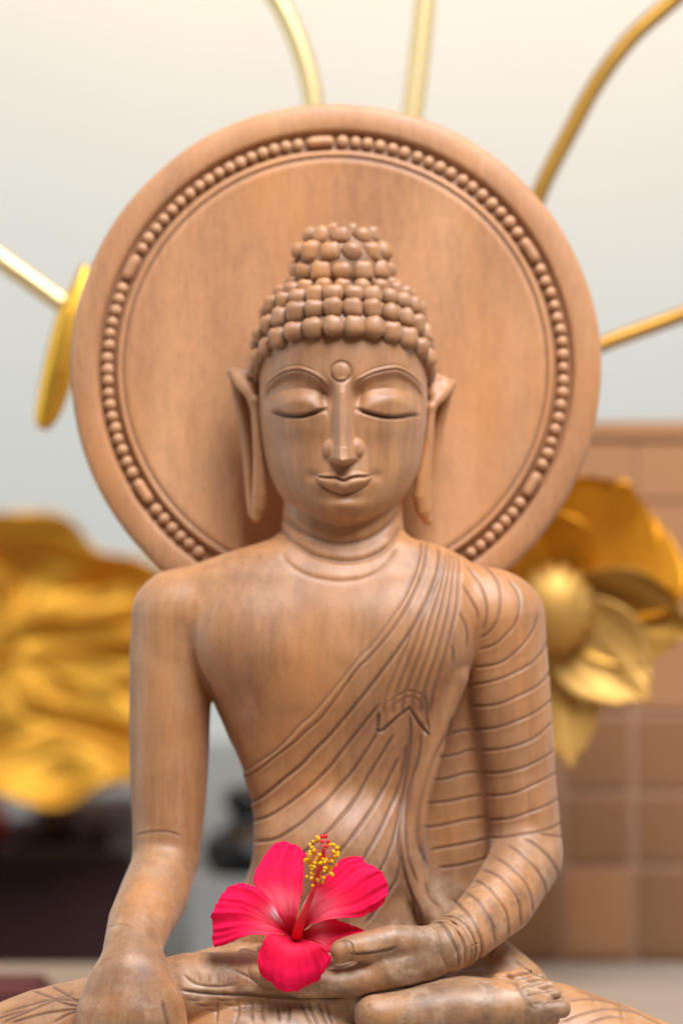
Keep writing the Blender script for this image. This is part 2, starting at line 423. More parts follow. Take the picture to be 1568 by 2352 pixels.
for L in ([(1390, -40), (1340, 20), (1250, 100), (1150, 150), (1000, 190), (820, 205)],
          [(1410, 160), (1370, 220), (1280, 280), (1150, 340), (1000, 375), (830, 380)],
          [(1430, 330), (1400, 380), (1300, 440), (1180, 500), (1060, 545), (870, 560)],
          [(1470, 520), (1430, 570), (1350, 630), (1200, 690), (1060, 735), (880, 750)],
          [(1480, 720), (1440, 770), (1380, 810), (1260, 850), (1150, 865), (1000, 890), (900, 890)],
          [(1480, 870), (1440, 880), (1340, 870), (1260, 850)],
          [(1150, 900), (1240, 940), (1350, 1040), (1420, 1160), (1440, 1280)],
          [(1030, 950), (1130, 1010), (1240, 1120), (1310, 1240), (1345, 1400)],
          [(930, 1050), (1010, 1090), (1120, 1180), (1200, 1310), (1230, 1500)],
          [(830, 1150), (880, 1160), (970, 1200), (1060, 1290), (1120, 1410), (1130, 1580)],
          [(760, 1230), (820, 1245), (900, 1300), (980, 1400), (1030, 1510), (1035, 1680)],
          [(690, 1320), (780, 1370), (860, 1460), (915, 1580), (925, 1720)],
          [(560, 75), (680, 50), (770, 35)], [(470, 250), (620, 240), (720, 205), (800, 195)],
          [(440, 430), (560, 425), (700, 385), (820, 370)], [(390, 615), (560, 605), (700, 575), (850, 550)],
          [(360, 805), (500, 795), (700, 750), (880, 720)], [(420, 985), (560, 960), (700, 935), (900, 890)],
          [(490, 1125), (620, 1110), (800, 1070), (900, 1030)],
          [(380, 1230), (420, 1350), (510, 1450)], [(200, 560), (190, 750), (170, 950), (200, 1100), (280, 1300), (350, 1450), (380, 1568)],
          [(270, 60), (255, 300), (215, 500)], [(360, 60), (340, 300), (250, 560), (235, 800), (260, 1050), (330, 1250)]):
    cm.line(rC(L), 3.6, 2.8, .85, ridge=.2)
cm.line(rC([(600, -60), (560, 60), (500, 180), (440, 320), (390, 470), (350, 640), (325, 800), (335, 960), (400, 1120)]), 5, 4, .5)
for L in ([(740, 250), (800, 300), (840, 380), (870, 470), (860, 560)], [(700, 290), (760, 350), (800, 430), (830, 510), (825, 580)],
          [(790, 150), (900, 260), (950, 350), (975, 450), (955, 540)]):
    cm.line(rE(L), 5, 3.0, .9)
for L in ([(440, 190), (480, 215), (560, 275), (700, 335), (850, 352), (1000, 312), (1120, 225), (1170, 150)],
          [(400, 230), (440, 280), (520, 355), (650, 432), (830, 464), (980, 442), (1100, 372), (1190, 250)],
          ):
    cm.line(rF(L), 7, 6, .45)
cm.line(rF([(430, 420), (490, 490), (580, 545), (690, 578), (800, 590), (930, 575), (1040, 530), (1120, 460), (1170, 380)]), 3.0, 6, .22)
cm.line([(306, 1921), (340, 1913), (380, 1911), (418, 1922)], 2.5, 2.5, .6)
cm.line([(240, 2136), (262, 2126), (290, 2127), (306, 2134)], 1.2, 2, .4)
cm.line([(372, 2296), (378, 2325), (388, 2370)], 5, 4, .8)
# the robe lies a little proud of the skin
def polymask(poly):
    yy, xx = np.mgrid[0:GH, 0:GW]; xx = xx - OX; ins = np.zeros((GH, GW), bool); n = len(poly)
    for i in range(n):
        x1, y1 = poly[i]; x2, y2 = poly[(i + 1) % n]
        if y1 == y2: continue
        c = ((y1 > yy) != (y2 > yy)) & (xx < (x2 - x1) * (yy - y1) / (y2 - y1) + x1); ins ^= c
    return ins
def blur(a, r):
    a = a.astype(np.float32)
    for ax in (0, 1):
        for _ in range(2):
            c = np.cumsum(np.insert(a, 0, 0, axis=ax), axis=ax, dtype=np.float64)
            L = a.shape[ax]; i = np.arange(L); hi = np.minimum(i + r + 1, L); lo = np.maximum(i - r, 0)
            a = ((np.take(c, hi, ax) - np.take(c, lo, ax)) / (hi - lo).reshape((-1, 1) if ax == 0 else (1, -1))).astype(np.float32)
    return a
hemP = [tuple(p) for p in catmull(hemA, 12)]
ROBE = blur(polymask(hemP + [(500, 1850), (520, 2300), (1500, 2300), (1500, 1150), (965, 1150)]), 2) * 4.0

def carve(V, F, cmap=None, robe=True, amp=0.8, wear_fn=None):
    N = vnormals(V, F); u, v = proj(V)
    cmap = cmap or cm
    front = np.clip((0.15 - N[:, 1]) / 0.3, 0, 1)
    dep = (sample(cmap.m, u, v) - sample(cmap.r, u, v)) * amp * front
    dep = dep + 0.8 * np.sin(V[:, 0] / 31 + 2 * np.sin(V[:, 2] / 57)) * np.sin(V[:, 2] / 43 + 1.5 * np.sin(V[:, 0] / 71))
    st = sample(cmap.s, u, v) * front
    off = -dep
    if robe: off = off + sample(ROBE, u, v) * front
    return V + N * off[:, None], st, u, v

# ------------------------------------------------------------------ the statue
statue = empty('seated_statue', M(784, 2560, 200))
tag(statue, 'carved brown wooden statue of a seated figure with closed eyes, draped robe and round halo', 'statue')

def curve(xs, ys):
    P = catmull(list(zip(xs, ys)), 4); return P[:, 0].astype(np.float32), P[:, 1].astype(np.float32)
# torso outline
tv = [1100, 1200, 1232, 1246, 1258, 1280, 1300, 1330, 1400, 1480, 1540, 1600, 1640, 1700, 1760, 1800, 1860, 1900, 1960, 2000, 2050, 2100, 2200, 2330]
tl = [655, 650, 628, 596, 560, 492, 440, 398, 385, 428, 455, 478, 494, 521, 548, 562, 578, 583, 583, 574, 553, 528, 480, 440]
tr = [918, 922, 942, 980, 1018, 1062, 1094, 1135, 1150, 1105, 1085, 1062, 1042, 1015, 1000, 990, 978, 972, 970, 975, 992, 1020, 1060, 1100]
tf = [330, 325, 325, 325, 322, 312, 300, 285, 258, 243, 242, 250, 260, 275, 288, 290, 288, 284, 274, 266, 258, 252, 250, 250]
TLx, TLy = curve(tv, tl); TRx, TRy = curve(tv, tr); TFx, TFy = curve(tv, tf)
fT = 1 + 330 / D0
arm_l = WC([(405, 1418, 430, 104), (392, 1520, 425, 95), (390, 1650, 420, 93), (388, 1780, 415, 90), (386, 1900, 405, 82), (382, 1960, 395, 78)])
fore_l = WC([(378, 1990, 375, 74), (352, 2060, 290, 79), (322, 2120, 190, 74), (304, 2180, 100, 67), (299, 2250, 40, 74), (300, 2330, 5, 74)])
arm_r = WC([(1140, 1425, 430, 108), (1160, 1520, 425, 95), (1175, 1640, 420, 88), (1190, 1780, 415, 81), (1203, 1890, 405, 79), (1208, 1940, 395, 78)])
fore_r = WC([(1207, 1975, 370, 79), (1150, 2068, 260, 76), (1075, 2142, 150, 62), (1020, 2178, 80, 56)])
handL = [WC([(225, 2330, -10, 40), (205, 2440, -40, 28), (200, 2540, -30, 22)]), WC([(265, 2340, -15, 42), (258, 2470, -50, 28), (256, 2570, -35, 22)]),
         WC([(310, 2340, -15, 42), (312, 2465, -50, 28), (314, 2560, -35, 22)]), WC([(350, 2330, -5, 38), (362, 2430, -40, 26), (368, 2520, -25, 20)]),
         WC([(335, 2250, 50, 48), (384, 2310, 20, 33), (400, 2380, 0, 28), (402, 2440, -5, 22)])]
def body_fn(p):
    u = 784 + p[:, 0] / fT; v = 1176 - p[:, 2] / fT
    L = np.interp(v, TLx, TLy); Rr = np.interp(v, TRx, TRy); Fd = np.interp(v, TFx, TFy)
    w = (Rr - L) * .5 * fT; c = ((Rr + L) * .5 - 784) * fT; cy = 435.0; rd = cy - Fd
    rd = np.where(p[:, 1] > cy, 170.0, rd)
    ax = np.abs(p[:, 0] - c) / w; ay = np.abs(p[:, 1] - cy) / rd
    e = 2.35
    f = ((ax ** e + ay ** e) ** (1 / e) - 1) * np.minimum(w, rd) * 0.85
    f = smin(f, WE(p, 590, 1480, 338, (125, 100, 76)), 50)        # chest
    f = smin(f, WE(p, 945, 1480, 338, (115, 100, 76)), 50)
    f = smin(f, WE(p, 785, 1960, 360, (165, 130, 128)), 60)       # belly
    neck = (np.sqrt(((p[:, 0] - (786 - 784) * fT) / 138) ** 2 + ((p[:, 1] - 440) / 112) ** 2) - 1) * 112
    neck = np.maximum(neck, (1176 - 1345) * 1.0 - p[:, 2])
    f = smin(f, neck, 22)
    k = np.clip((1520 - v) / 140, 0, 1) * 30 + 8
    a = chain(p, arm_l); f = smin(f, a, k)
    a = chain(p, arm_r); f = smin(f, a, k)
    f = smin(f, chain(p, fore_l), 12)
    f = smin(f, chain(p, fore_r), 22)
    hnd = WE(p, 300, 2352, 2, (128, 125, 52))
    for q in handL: hnd = smin(hnd, chain(p, q), 14)
    f = smin(f, hnd, 60)
    # robe cloth hanging behind the bent arm
    q = np.abs(p - np.array(W(1040, 1830, 470), np.float32)) - np.array((110, 34, 280), np.float32)
    dr = np.sqrt((np.maximum(q, 0) ** 2).sum(1)) + np.minimum(q.max(1), 0) - 22
    f = smin(f, dr, 30)
    # broad fold running down in front of it
    f = smin(f, chain(p, WC([(1045, 1560, 330, 22), (1000, 1690, 325, 22), (965, 1830, 312, 20), (945, 1960, 300, 20), (965, 2060, 290, 22), (1020, 2150, 280, 26)])), 26)
    return f
V, F = surface_nets(body_fn, ((150 - 784) * 1.07, -110, (1176 - 2600) * 1.02), ((1330 - 784) * 1.07, 625, (1176 - 1150) * 1.05), 2.7)
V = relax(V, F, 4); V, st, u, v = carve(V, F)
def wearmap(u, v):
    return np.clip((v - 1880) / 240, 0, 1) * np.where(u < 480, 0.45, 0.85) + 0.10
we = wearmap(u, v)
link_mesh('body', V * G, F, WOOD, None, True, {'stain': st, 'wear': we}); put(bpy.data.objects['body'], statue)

# ---- head
fH = 1 + 330 / D0
hv = [640, 700, 780, 850, 900, 950, 1000, 1050, 1090, 1130, 1158, 1182, 1198, 1214]
hw = [120, 165, 186, 194, 196, 195, 190, 182, 171, 152, 129, 101, 72, 22]
hf = [330, 285, 262, 254, 253, 256, 258, 258, 258, 259, 263, 276, 294, 330]
HWx, HWy = curve(hv, hw); HFx, HFy = curve(hv, hf)
yy, xx = np.mgrid[0:1300, 0:1100].astype(np.float32)     # face relief map, u in 0..1100, v in 0..1300 (cropped below)
U0, V0 = 560, 740
yy, xx = np.mgrid[0:960, 0:920].astype(np.float32); SS = 0.5
uu = U0 + xx * SS; vv = V0 + yy * SS
def gs(u0, v0, su, sv): return np.exp(-((uu - u0) / su) ** 2 - ((vv - v0) / sv) ** 2)
def sstep(a, b, x):
    t = np.clip((x - a) / (b - a), 0, 1); return t * t * (3 - 2 * t)
FM = np.zeros_like(uu); FS = np.zeros_like(uu)
def fline(pts, depth, w, stain=0.0):
    global FM, FS
    P = catmull(pts, 1.0); n = len(P); r = int(w * 2.6 / SS) + 1; a, b = np.mgrid[-r:r + 1, -r:r + 1]
    T = np.zeros_like(FM)
    for i, (x, y) in enumerate(P):
        e = min(1.0, min(i, n - 1 - i) / (n * .12) + 0.1)
        iu, iv = int(round((x - U0) / SS)), int(round((y - V0) / SS))
        g = np.exp(-((b * SS) ** 2 + (a * SS) ** 2) / (w * w)) * e
        sl = (slice(iv - r, iv + r + 1), slice(iu - r, iu + r + 1)); np.maximum(T[sl], g, out=T[sl])
    FM -= T * depth; FS = np.maximum(FS, T * stain)
# eye sockets and lids
for sgn, ex, slit, brow in (
        (-1, 690, [(619, 947), (640, 951), (665, 957), (690, 958), (715, 953), (735, 946), (753, 940)],
         [(603, 898), (618, 880), (645, 861), (676, 853), (700, 856), (722, 866), (742, 880), (756, 900)]),
        (1, 890, [(815, 941), (832, 947), (860, 955), (888, 960), (915, 959), (940, 955), (967, 954)],
         [(816, 900), (822, 880), (850, 864), (880, 855), (912, 851), (940, 862), (960, 878), (976, 902)])):
    by = np.interp(uu, *np.array(catmull(brow, 2)).T); sy = np.interp(uu, *np.array(catmull(slit, 2)).T)
    bx0, bx1 = brow[0][0], brow[-1][0]
    inb = sstep(bx0 - 4, bx0 + 16, uu) * (1 - sstep(bx1 - 16, bx1 + 4, uu))
    dv = vv - by
    FM -= inb * 15 * sstep(-1, 24, dv) * (1 - sstep(30, 75, dv))             # socket under the brow
    FM -= 17 * gs(753 if sgn < 0 else 817, 912, 17, 26)                      # inner corner
    FM -= 4 * gs(ex, 900, 50, 9)
    # lid: a cushion that ends at the slit
    lx = (uu - ex) / 72
    rr_ = lx ** 2 + ((vv - 929) / np.where(vv < 929, 35, 46)) ** 2
    lid = np.where(vv < sy, np.clip(1 - rr_, 0, 1) ** .55, 0)
    FM += 10 * lid * sstep(70, 56, np.abs(uu - ex))
    under = np.where(vv >= sy, np.exp(-(vv - sy) / 16.0), 0) * np.sqrt(np.clip(1 - lx ** 2, 0, 1))
    FM += 5 * under
    FM += 5 * gs(ex, 985, 50, 26)
    fline(slit, 10, 4.2, 1.0)
    fline([(x, y + 1.5) for x, y in slit[1:-1]], 3, 3.6, 1.0)
    fline(brow, 4.0, 2.2, .35)
    FM += 0
    fline([(x, y - 5) for x, y in brow], -2.2, 3.0, 0)
    fline([(x + 1 * sgn, y - 11) for x, y in brow[1:-2]], 1.8, 2.0, .12)
# nose
nh = np.interp(vv, [868, 885, 905, 950, 1000, 1040, 1056, 1062, 1072, 1084], [0, 8, 16, 26, 37, 46, 50, 44, 14, 0])
nw = np.interp(vv, [870, 900, 950, 1000, 1030, 1060, 1080], [26, 23, 25, 28, 32, 38, 36])
cx = np.interp(vv, [880, 1060], [786, 788]); an = np.abs(uu - cx)
vtip = vv + np.clip(an, 0, 44) * 0.34            # underside of the nose is V-shaped
nh2 = np.interp(vtip, [868, 885, 905, 950, 1000, 1040, 1060, 1064, 1073], [0, 8, 16, 26, 37, 47, 51, 45, 0])
nh = np.where(vv > 1030, nh2, nh)
prof = 1 - np.clip((an - 7) / (nw - 7), 0, 1); prof = prof * 1.0
nose = nh * prof
for wx, wy in ((763, 1033), (815, 1031)):
    rr2 = ((uu - wx) / 20) ** 2 + ((vv - wy) / 21) ** 2
    wg = 17 * np.clip(1 - rr2 * .85, 0, 1) ** .5 * (1 - sstep(1046, 1058, vv)); hh = np.clip(9 - np.abs(nose - wg), 0, 9) / 9; nose = np.maximum(nose, wg) + hh * hh * 2.2 * (wg > 0)
    FM -= 2 * gs(wx + (-24 if wx < 788 else 24), wy - 8, 8, 24)
    FM += 0
FM = np.maximum(FM, 0) * 0 + FM + nose
# mouth
FM += 13 * gs(789, 1098, 62, 38) + 12 * gs(790, 1164, 46, 20) - 4 * gs(790, 1144, 44, 10)
FM -= 5 * gs(718, 1095, 14, 12) + 5 * gs(862, 1093, 14, 12)
lipx = (uu - 789) / 64; lens = np.clip(1 - lipx ** 2, 0, 1)
ml = np.interp(uu, *np.array(catmull([(722, 1093), (740, 1097), (757, 1098), (772, 1098), (789, 1104), (806, 1098), (822, 1095), (838, 1095), (858, 1092)], 2)).T)
low = ml + 31 * lens ** 0.55 * (lens > 0)
q = np.clip((vv - ml) / np.maximum(low - ml, 1), 0, 1)
FM += 13 * np.sin(np.pi * q) ** 0.6 * lens ** 0.4 * ((vv > ml) & (vv < low))
upl = ml - 14 * lens ** 0.6
q = np.clip((ml - vv) / np.maximum(ml - upl, 1), 0, 1)
FM += 8 * np.sin(np.pi * q * 0.5 + math.pi / 2) * lens ** 0.5 * ((vv < ml) & (vv > upl))
fline([(724, 1094), (740, 1097), (757, 1098), (772, 1098), (789, 1104), (806, 1098), (822, 1095), (838, 1095), (856, 1092)], 7, 2.8, .9)
fline([(734, 1108), (745, 1120), (765, 1131), (790, 1136), (815, 1131), (836, 1119), (848, 1106)], 4, 2.6, .6)
fline([(788, 1074), (788, 1084), (788, 1093)], 5, 6, 0.1)
# urna
rr2 = np.sqrt((uu - 783) ** 2 + (vv - 857) ** 2)
FM += 7 * np.sqrt(np.clip(1 - (rr2 / 21) ** 2, 0, 1)) ** 0.8
ring = np.exp(-((rr2 - 23) / 2.6) ** 2); FM -= 3 * ring; FS = np.maximum(FS, ring * .5)
def fsamp(m, u, v):
    x = np.clip((u - U0) / SS, 0, m.shape[1] - 1.01); y = np.clip((v - V0) / SS, 0, m.shape[0] - 1.01)
    i = x.astype(int); j = y.astype(int); a = x - i; b = y - j
    i2 = np.minimum(i + 1, m.shape[1] - 1); j2 = np.minimum(j + 1, m.shape[0] - 1)
    r = (m[j, i] * (1 - a) + m[j, i2] * a) * (1 - b) + (m[j2, i] * (1 - a) + m[j2, i2] * a) * b
    ok = (u > U0) & (u < U0 + 458) & (v > V0) & (v < V0 + 478)
    return np.where(ok, r, 0)
FM = FM.astype(np.float32)
def head_base(p):
    v = 1176 - p[:, 2] / fH
    w = np.interp(v, HWx, HWy, left=60, right=6) * fH; Fd = np.interp(v, HFx, HFy, left=380, right=330)
    cy = 440.0; rd = np.maximum(cy - Fd, 20); rd = np.where(p[:, 1] > cy, 150.0, rd)
    ax = np.abs(p[:, 0] - 4 * fH) / w; ay = np.abs(p[:, 1] - cy) / rd; e = 2.25
    f = ((ax ** e + ay ** e) ** (1 / e) - 1) * np.minimum(w, rd) * .9
    f = np.maximum(f, (v - 1208) * 0.8)
    return np.maximum(f, (640 - v))
def head_fn(p):
    u = 784 + p[:, 0] / fH; v = 1176 - p[:, 2] / fH
    k = np.clip((420 - p[:, 1]) / 60, 0, 1)
    q = p.copy(); q[:, 1] += fsamp(FM, u, v) * k
    return head_base(q)
V, F = surface_nets(head_fn, ((575 - 784) * 1.06, 180, (1176 - 1222) * 1.06), ((1005 - 784) * 1.06, 600, (1176 - 700) * 1.06), 1.9)
uh = 784 + V[:, 0] / fH; vh = 1176 - V[:, 2] / fH
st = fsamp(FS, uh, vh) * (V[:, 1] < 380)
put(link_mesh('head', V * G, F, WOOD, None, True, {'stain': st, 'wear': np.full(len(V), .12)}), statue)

# ---- ears
def ear_fn(side):
    if side < 0:
        c1 = WC([(531, 853, 470, 5), (540, 866, 460, 10), (556, 884, 445, 14), (572, 902, 430, 13), (584, 920, 422, 11)])
        c2 = WC([(531, 853, 472, 5), (550, 853, 470, 9), (575, 858, 470, 14), (592, 880, 460, 16)])
        c3 = WC([(584, 920, 422, 11), (585, 950, 420, 9), (589, 1000, 418, 10), (594, 1050, 419, 13), (597, 1095, 421, 17), (598, 1135, 424, 20), (595, 1165, 427, 18), (589, 1188, 430, 12)])
        c4 = WC([(535, 864, 488, 9), (546, 900, 492, 14), (560, 950, 498, 16), (571, 1010, 504, 18), (577, 1080, 508, 18), (580, 1140, 505, 16), (582, 1180, 490, 12)])
        c5 = WC([(548, 864, 466, 12), (580, 892, 448, 17)])
    else:
        c5 = WC([(1020, 886, 466, 12), (994, 906, 448, 16)])
        c1 = WC([(1038, 880, 470, 5), (1030, 892, 460, 10), (1014, 908, 445, 14), (1000, 922, 430, 12), (990, 936, 422, 10)])
        c2 = WC([(1038, 880, 472, 5), (1022, 874, 470, 10), (1002, 872, 468, 15), (990, 890, 460, 16)])
        c3 = WC([(990, 936, 422, 10), (989, 965, 420, 9), (985, 1010, 418, 11), (978, 1055, 419, 14), (971, 1100, 421, 18), (968, 1140, 424, 21), (973, 1172, 427, 19), (981, 1195, 430, 12)])
        c4 = WC([(1033, 890, 488, 9), (1020, 925, 492, 13), (1006, 975, 498, 15), (996, 1035, 504, 16), (988, 1100, 508, 16), (984, 1160, 500, 14)])
    def fn(p):
        f = smin(chain(p, c1), chain(p, c2), 14); f = smin(f, chain(p, c5), 12)
        f = smin(f, chain(p, c3), 8)
        return smin(f, chain(p, c4), 22)
    return fn
for s, lo, hi in ((-1, (505, 650), None), (1, (930, 1060), None)):
    V, F = surface_nets(ear_fn(s), ((lo[0] - 784) * 1.09, 380, (1176 - 1225) * 1.09), ((lo[1] - 784) * 1.06, 560, (1176 - 830) * 1.09), 2.4)
    put(link_mesh('ear', V * G, F, WOOD, None, True, {'stain': np.zeros(len(V)), 'wear': np.full(len(V), .1)}), statue)

# ---- hair: rows of carved curls over a cap
def hair_cap(p):
    f = WE(p, 788, 860, 440, (205, 216, 204))
    v = 1176 - p[:, 2] / fH
    lim = np.interp(p[:, 1], [240, 300, 440, 520], [752, 775, 880, 1000])
    f = np.maximum(f, (v - lim) * .7)
    g = WE(p, 786, 620, 435, (105, 97, 109)); g = np.minimum(g, WE(p, 786, 600, 435, (94, 80, 98)))
    return smin(f, g, 8)
V, F = surface_nets(hair_cap, (-260, 215, 150), (270, 660, 760), 4.0)
parts = []
cst = []
def ring_curls(v0, a, b, cyd, drop, n, r, phase=0.0, rng=(-100, 100), cxu=788):
    for i in range(n):
        th = (i + phase) / n * 360 - 180
        if not rng[0] <= th <= rng[1]: continue
        t = R(th); c = math.cos(t)
        x = cxu + a * math.sin(t) + random.uniform(-1.2, 1.2); d = cyd - b * c
        v = v0 + drop * (1 - c) ** 1.15 + random.uniform(-1.2, 1.2)
        rr = r * random.uniform(.93, 1.06)
        bv_, bf_ = ball(W(x, v, d), (rr * 1.05, rr * .86, rr * 1.02), 16, 12, 0.84)
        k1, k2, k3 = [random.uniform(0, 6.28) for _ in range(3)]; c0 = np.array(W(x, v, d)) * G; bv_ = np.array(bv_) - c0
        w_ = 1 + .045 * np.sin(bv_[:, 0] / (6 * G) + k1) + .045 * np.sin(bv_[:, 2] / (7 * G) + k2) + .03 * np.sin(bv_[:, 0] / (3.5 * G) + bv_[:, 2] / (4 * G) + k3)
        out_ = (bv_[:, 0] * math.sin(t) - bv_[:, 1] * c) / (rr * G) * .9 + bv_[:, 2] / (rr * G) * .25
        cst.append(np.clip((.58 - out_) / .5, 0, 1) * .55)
        parts.append(((bv_ * w_[:, None] + c0).tolist(), bf_))
ring_curls(748, 194, 184, 440, 100, 26, 26, 0.5, (-98, 98))
ring_curls(706, 188, 174, 440, 82, 26, 25, 0.5, (-104, 104))
ring_curls(675, 171, 152, 440, 44, 24, 23.5, 0.5, (-110, 110))
ring_curls(658, 150, 122, 440, 24, 21, 21, 0.5, (-120, 120))
ring_curls(649, 118, 98, 440, 6, 18, 18, 0.5, (-120, 120))
ring_curls(622, 100, 108, 435, 0, 13, 25, 0.5, (-180, 180), 786)
ring_curls(577, 94, 104, 435, 0, 12, 25, 0.5, (-180, 180), 784)
ring_curls(541, 70, 84, 435, 0, 9, 23, 0.5, (-180, 180), 784)
ring_curls(527, 30, 44, 435, 0, 4, 17, 0.5, (-180, 180), 784)
hv_, hf_ = join(parts); n0 = len(hv_)
HV = np.vstack([np.array(hv_), V * G]); HF = np.vstack([np.array(hf_), F + n0])
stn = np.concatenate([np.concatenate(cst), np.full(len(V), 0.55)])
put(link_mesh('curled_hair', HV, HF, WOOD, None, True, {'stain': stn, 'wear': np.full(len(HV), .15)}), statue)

# ---- halo
def lathe_disc(prof, n, cu, cv, wob=0.0):
    V = []; f = 1 + 600 / D0; cx, cz = (cu - 784) * f, (1176 - cv) * f
    m = len(prof)
    for i in range(n):
        t = 2 * math.pi * i / n
        wv = 1 + wob * (math.sin(3 * t + 1) + .6 * math.sin(7 * t + .4) + .5 * math.sin(13 * t))
        for (r, d) in prof:
            rr = r * f * (wv if r > 560 else 1)
            V.append(((cx + rr * math.cos(t)) * G, d * G, (cz + rr * math.sin(t)) * G))
    F = [(i * m + j, i * m + j + 1, ((i + 1) % n) * m + j + 1, ((i + 1) % n) * m + j) for i in range(n) for j in range(m - 1)]
    return V, F
prof = [(2, 648), (300, 648), (560, 648), (596, 640), (608, 628), (611, 615), (606, 604), (596, 599), (575, 597), (556, 597), (550, 599), (546, 606), (543, 613), (538, 616),
        (524, 617), (510, 616), (505, 612), (502, 604), (499, 600), (494, 599), (490, 600.5), (487.5, 604), (485, 604), (482, 601), (470, 603), (430, 606), (350, 611), (250, 614), (120, 616), (2, 616)]
sp = []
V, F = lathe_disc(prof, 512, 770, 847, 0.0016)
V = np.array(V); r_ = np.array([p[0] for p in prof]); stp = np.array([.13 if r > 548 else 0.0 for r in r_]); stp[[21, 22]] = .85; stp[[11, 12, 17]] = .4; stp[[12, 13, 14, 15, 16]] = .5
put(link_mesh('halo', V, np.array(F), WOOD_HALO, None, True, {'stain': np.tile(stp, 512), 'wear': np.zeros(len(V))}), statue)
halo = bpy.data.objects['halo']
f = 1 + 600 / D0
bars = [-93.8, -31.4, 30.5, 88, 147.5, 206.5]
def polar(ang, r): return ((770 + r * math.cos(R(ang)) - 784) * f, 607, (1176 - (847 + r * math.sin(R(ang)))) * f)
bv, bf = ball((0, 0, 0), (14.2, 11, 14.2), 14, 10)
bmesh0 = None
for bi, b0 in enumerate(bars):
    b1 = bars[(bi + 1) % 6]; b1 += 360 if b1 < b0 else 0
    if not 60 < b0 % 360 < 120:
        pts = [polar(b0 + t, 524) for t in np.linspace(-3.3, 3.3, 7)]
        v_, f_ = tube(pts, [9, 14, 14.5, 14.5, 14.5, 14, 9], 12, 6)
        link_mesh('long_bead', v_, f_, WOOD_HALO, halo, True, {'stain': np.zeros(len(v_)), 'wear': np.full(len(v_), .15)})
    n = 17; st0 = b0 + 5.6; en = b1 - 5.6
    for i in range(n):
        a = st0 + (en - st0) * i / (n - 1)
        if 54 < a % 360 < 126: continue
        if bmesh0 is None:
            o = bmesh0 = link_mesh('bead', bv, bf, WOOD_HALO, halo, True, {'stain': np.zeros(len(bv)), 'wear': np.full(len(bv), .15)})
        else:
            o = bmesh0.copy(); sc.collection.objects.link(o); o.parent = halo
        c = polar(a + random.uniform(-.15, .15), 524 + random.uniform(-1, 1)); o.location = tuple(q * G for q in c)
        s_ = random.uniform(.93, 1.06); o.scale = (s_, 1, s_ * random.uniform(.95, 1.05)); o.rotation_euler = (0, random.uniform(0, 6), 0)

# ---- resting hand with palm up
cmH = CarveMap()
cmH.line(rE([(160, 505), (220, 500), (300, 492), (380, 478), (450, 460)]), 6, 3.6, .9)
cmH.line(rE([(60, 425), (130, 415), (168, 440), (176, 490), (165, 530), (140, 545)]), 2.2, 1.8, .8)
cmH.line(rE([(30, 560), (60, 580), (110, 580), (180, 540)]), 4, 3, .9)
for k in range(7):
    cmH.line(rE([(240 + 22 * k, 440 + (k % 2) * 6), (244 + 22 * k, 480)]), 1.0, 1.5, .35)
for L in ([(740, 250), (800, 300), (840, 380), (870, 470), (860, 560)], [(700, 290), (760, 350), (800, 430), (830, 510), (825, 580)],
          [(670, 310), (740, 370), (785, 450), (800, 540), (795, 590)]):
    cmH.line(rE(L), 4, 2.8, .85)
h_palm = WC([(1075, 2142, 150, 60), (1035, 2168, 100, 54), (960, 2196, 68, 60), (880, 2208, 48, 52)])
h_thumb = WC([(985, 2168, 52, 38), (900, 2162, 26, 38), (840, 2174, 8, 33), (800, 2181, -2, 30), (786, 2185, -4, 28.5)])
h_fing = [WC([(930, 2226, 34, 40), (800, 2258, 16, 35), (690, 2264, 14, 29), (610, 2246, 24, 23), (584, 2233, 30, 17)]),
          WC([(900, 2225, 90, 36), (720, 2246, 80, 29), (620, 2232, 84, 23), (572, 2212, 90, 17)]),
          WC([(900, 2215, 135, 33), (720, 2226, 132, 27), (610, 2212, 135, 21), (560, 2193, 138, 15)]),
          WC([(900, 2205, 175, 28), (740, 2208, 180, 23), (650, 2196, 182, 18), (602, 2182, 182, 13)])]
def hand_fn(p):
    f = chain(p, h_palm, 20)
    f = smin(f, WE(p, 930, 2206, 105, (120, 42, 85)), 24)
    g = h_fing[0]; f = smin(f, chain(p, g), 14)
    for g in h_fing[1:]: f = smin(f, chain(p, g), 7)
    f = smin(f, chain(p, h_thumb), 9)
    ring = chain(p, WC([(1052, 2156, 118, 63), (1034, 2167, 98, 61)]))
    return f
V, F = surface_nets(hand_fn, ((530 - 784), -50, (1176 - 2330)), ((1100 - 784) * 1.03, 240, (1176 - 2080)), 1.8)
V = relax(V, F, 4); V, st, u, v = carve(V, F, cmH, False)
put(link_mesh('resting_hand', V * G, F, WOOD, None, True, {'stain': st, 'wear': np.full(len(V), .95)}), statue)
# sleeve cuff
v1, f1 = [], []
cuffs = []
for t, rr in ((0.0, 58.5), (0.35, 60.5), (0.7, 62.5)):
    c = np.array(W(1026 + 26 * t, 2172 - 14 * t, 88 + 30 * t)); ax = np.array(W(1075, 2142, 150)) - np.array(W(1020, 2178, 80)); ax /= np.linalg.norm(ax)
    a = np.cross(ax, (0, 0, 1)); a /= np.linalg.norm(a); b = np.cross(ax, a)
    pts = [c + rr * (math.cos(q) * a + math.sin(q) * b) for q in np.linspace(0, 2 * math.pi, 40)]
    cuffs.append(tube(pts, [5.0] * 40, 8, 6))
v_, f_ = join(cuffs)
put(link_mesh('sleeve_cuff', v_, f_, WOOD, None, True, {'stain': np.zeros(len(v_)), 'wear': np.full(len(v_), .9)}), statue)

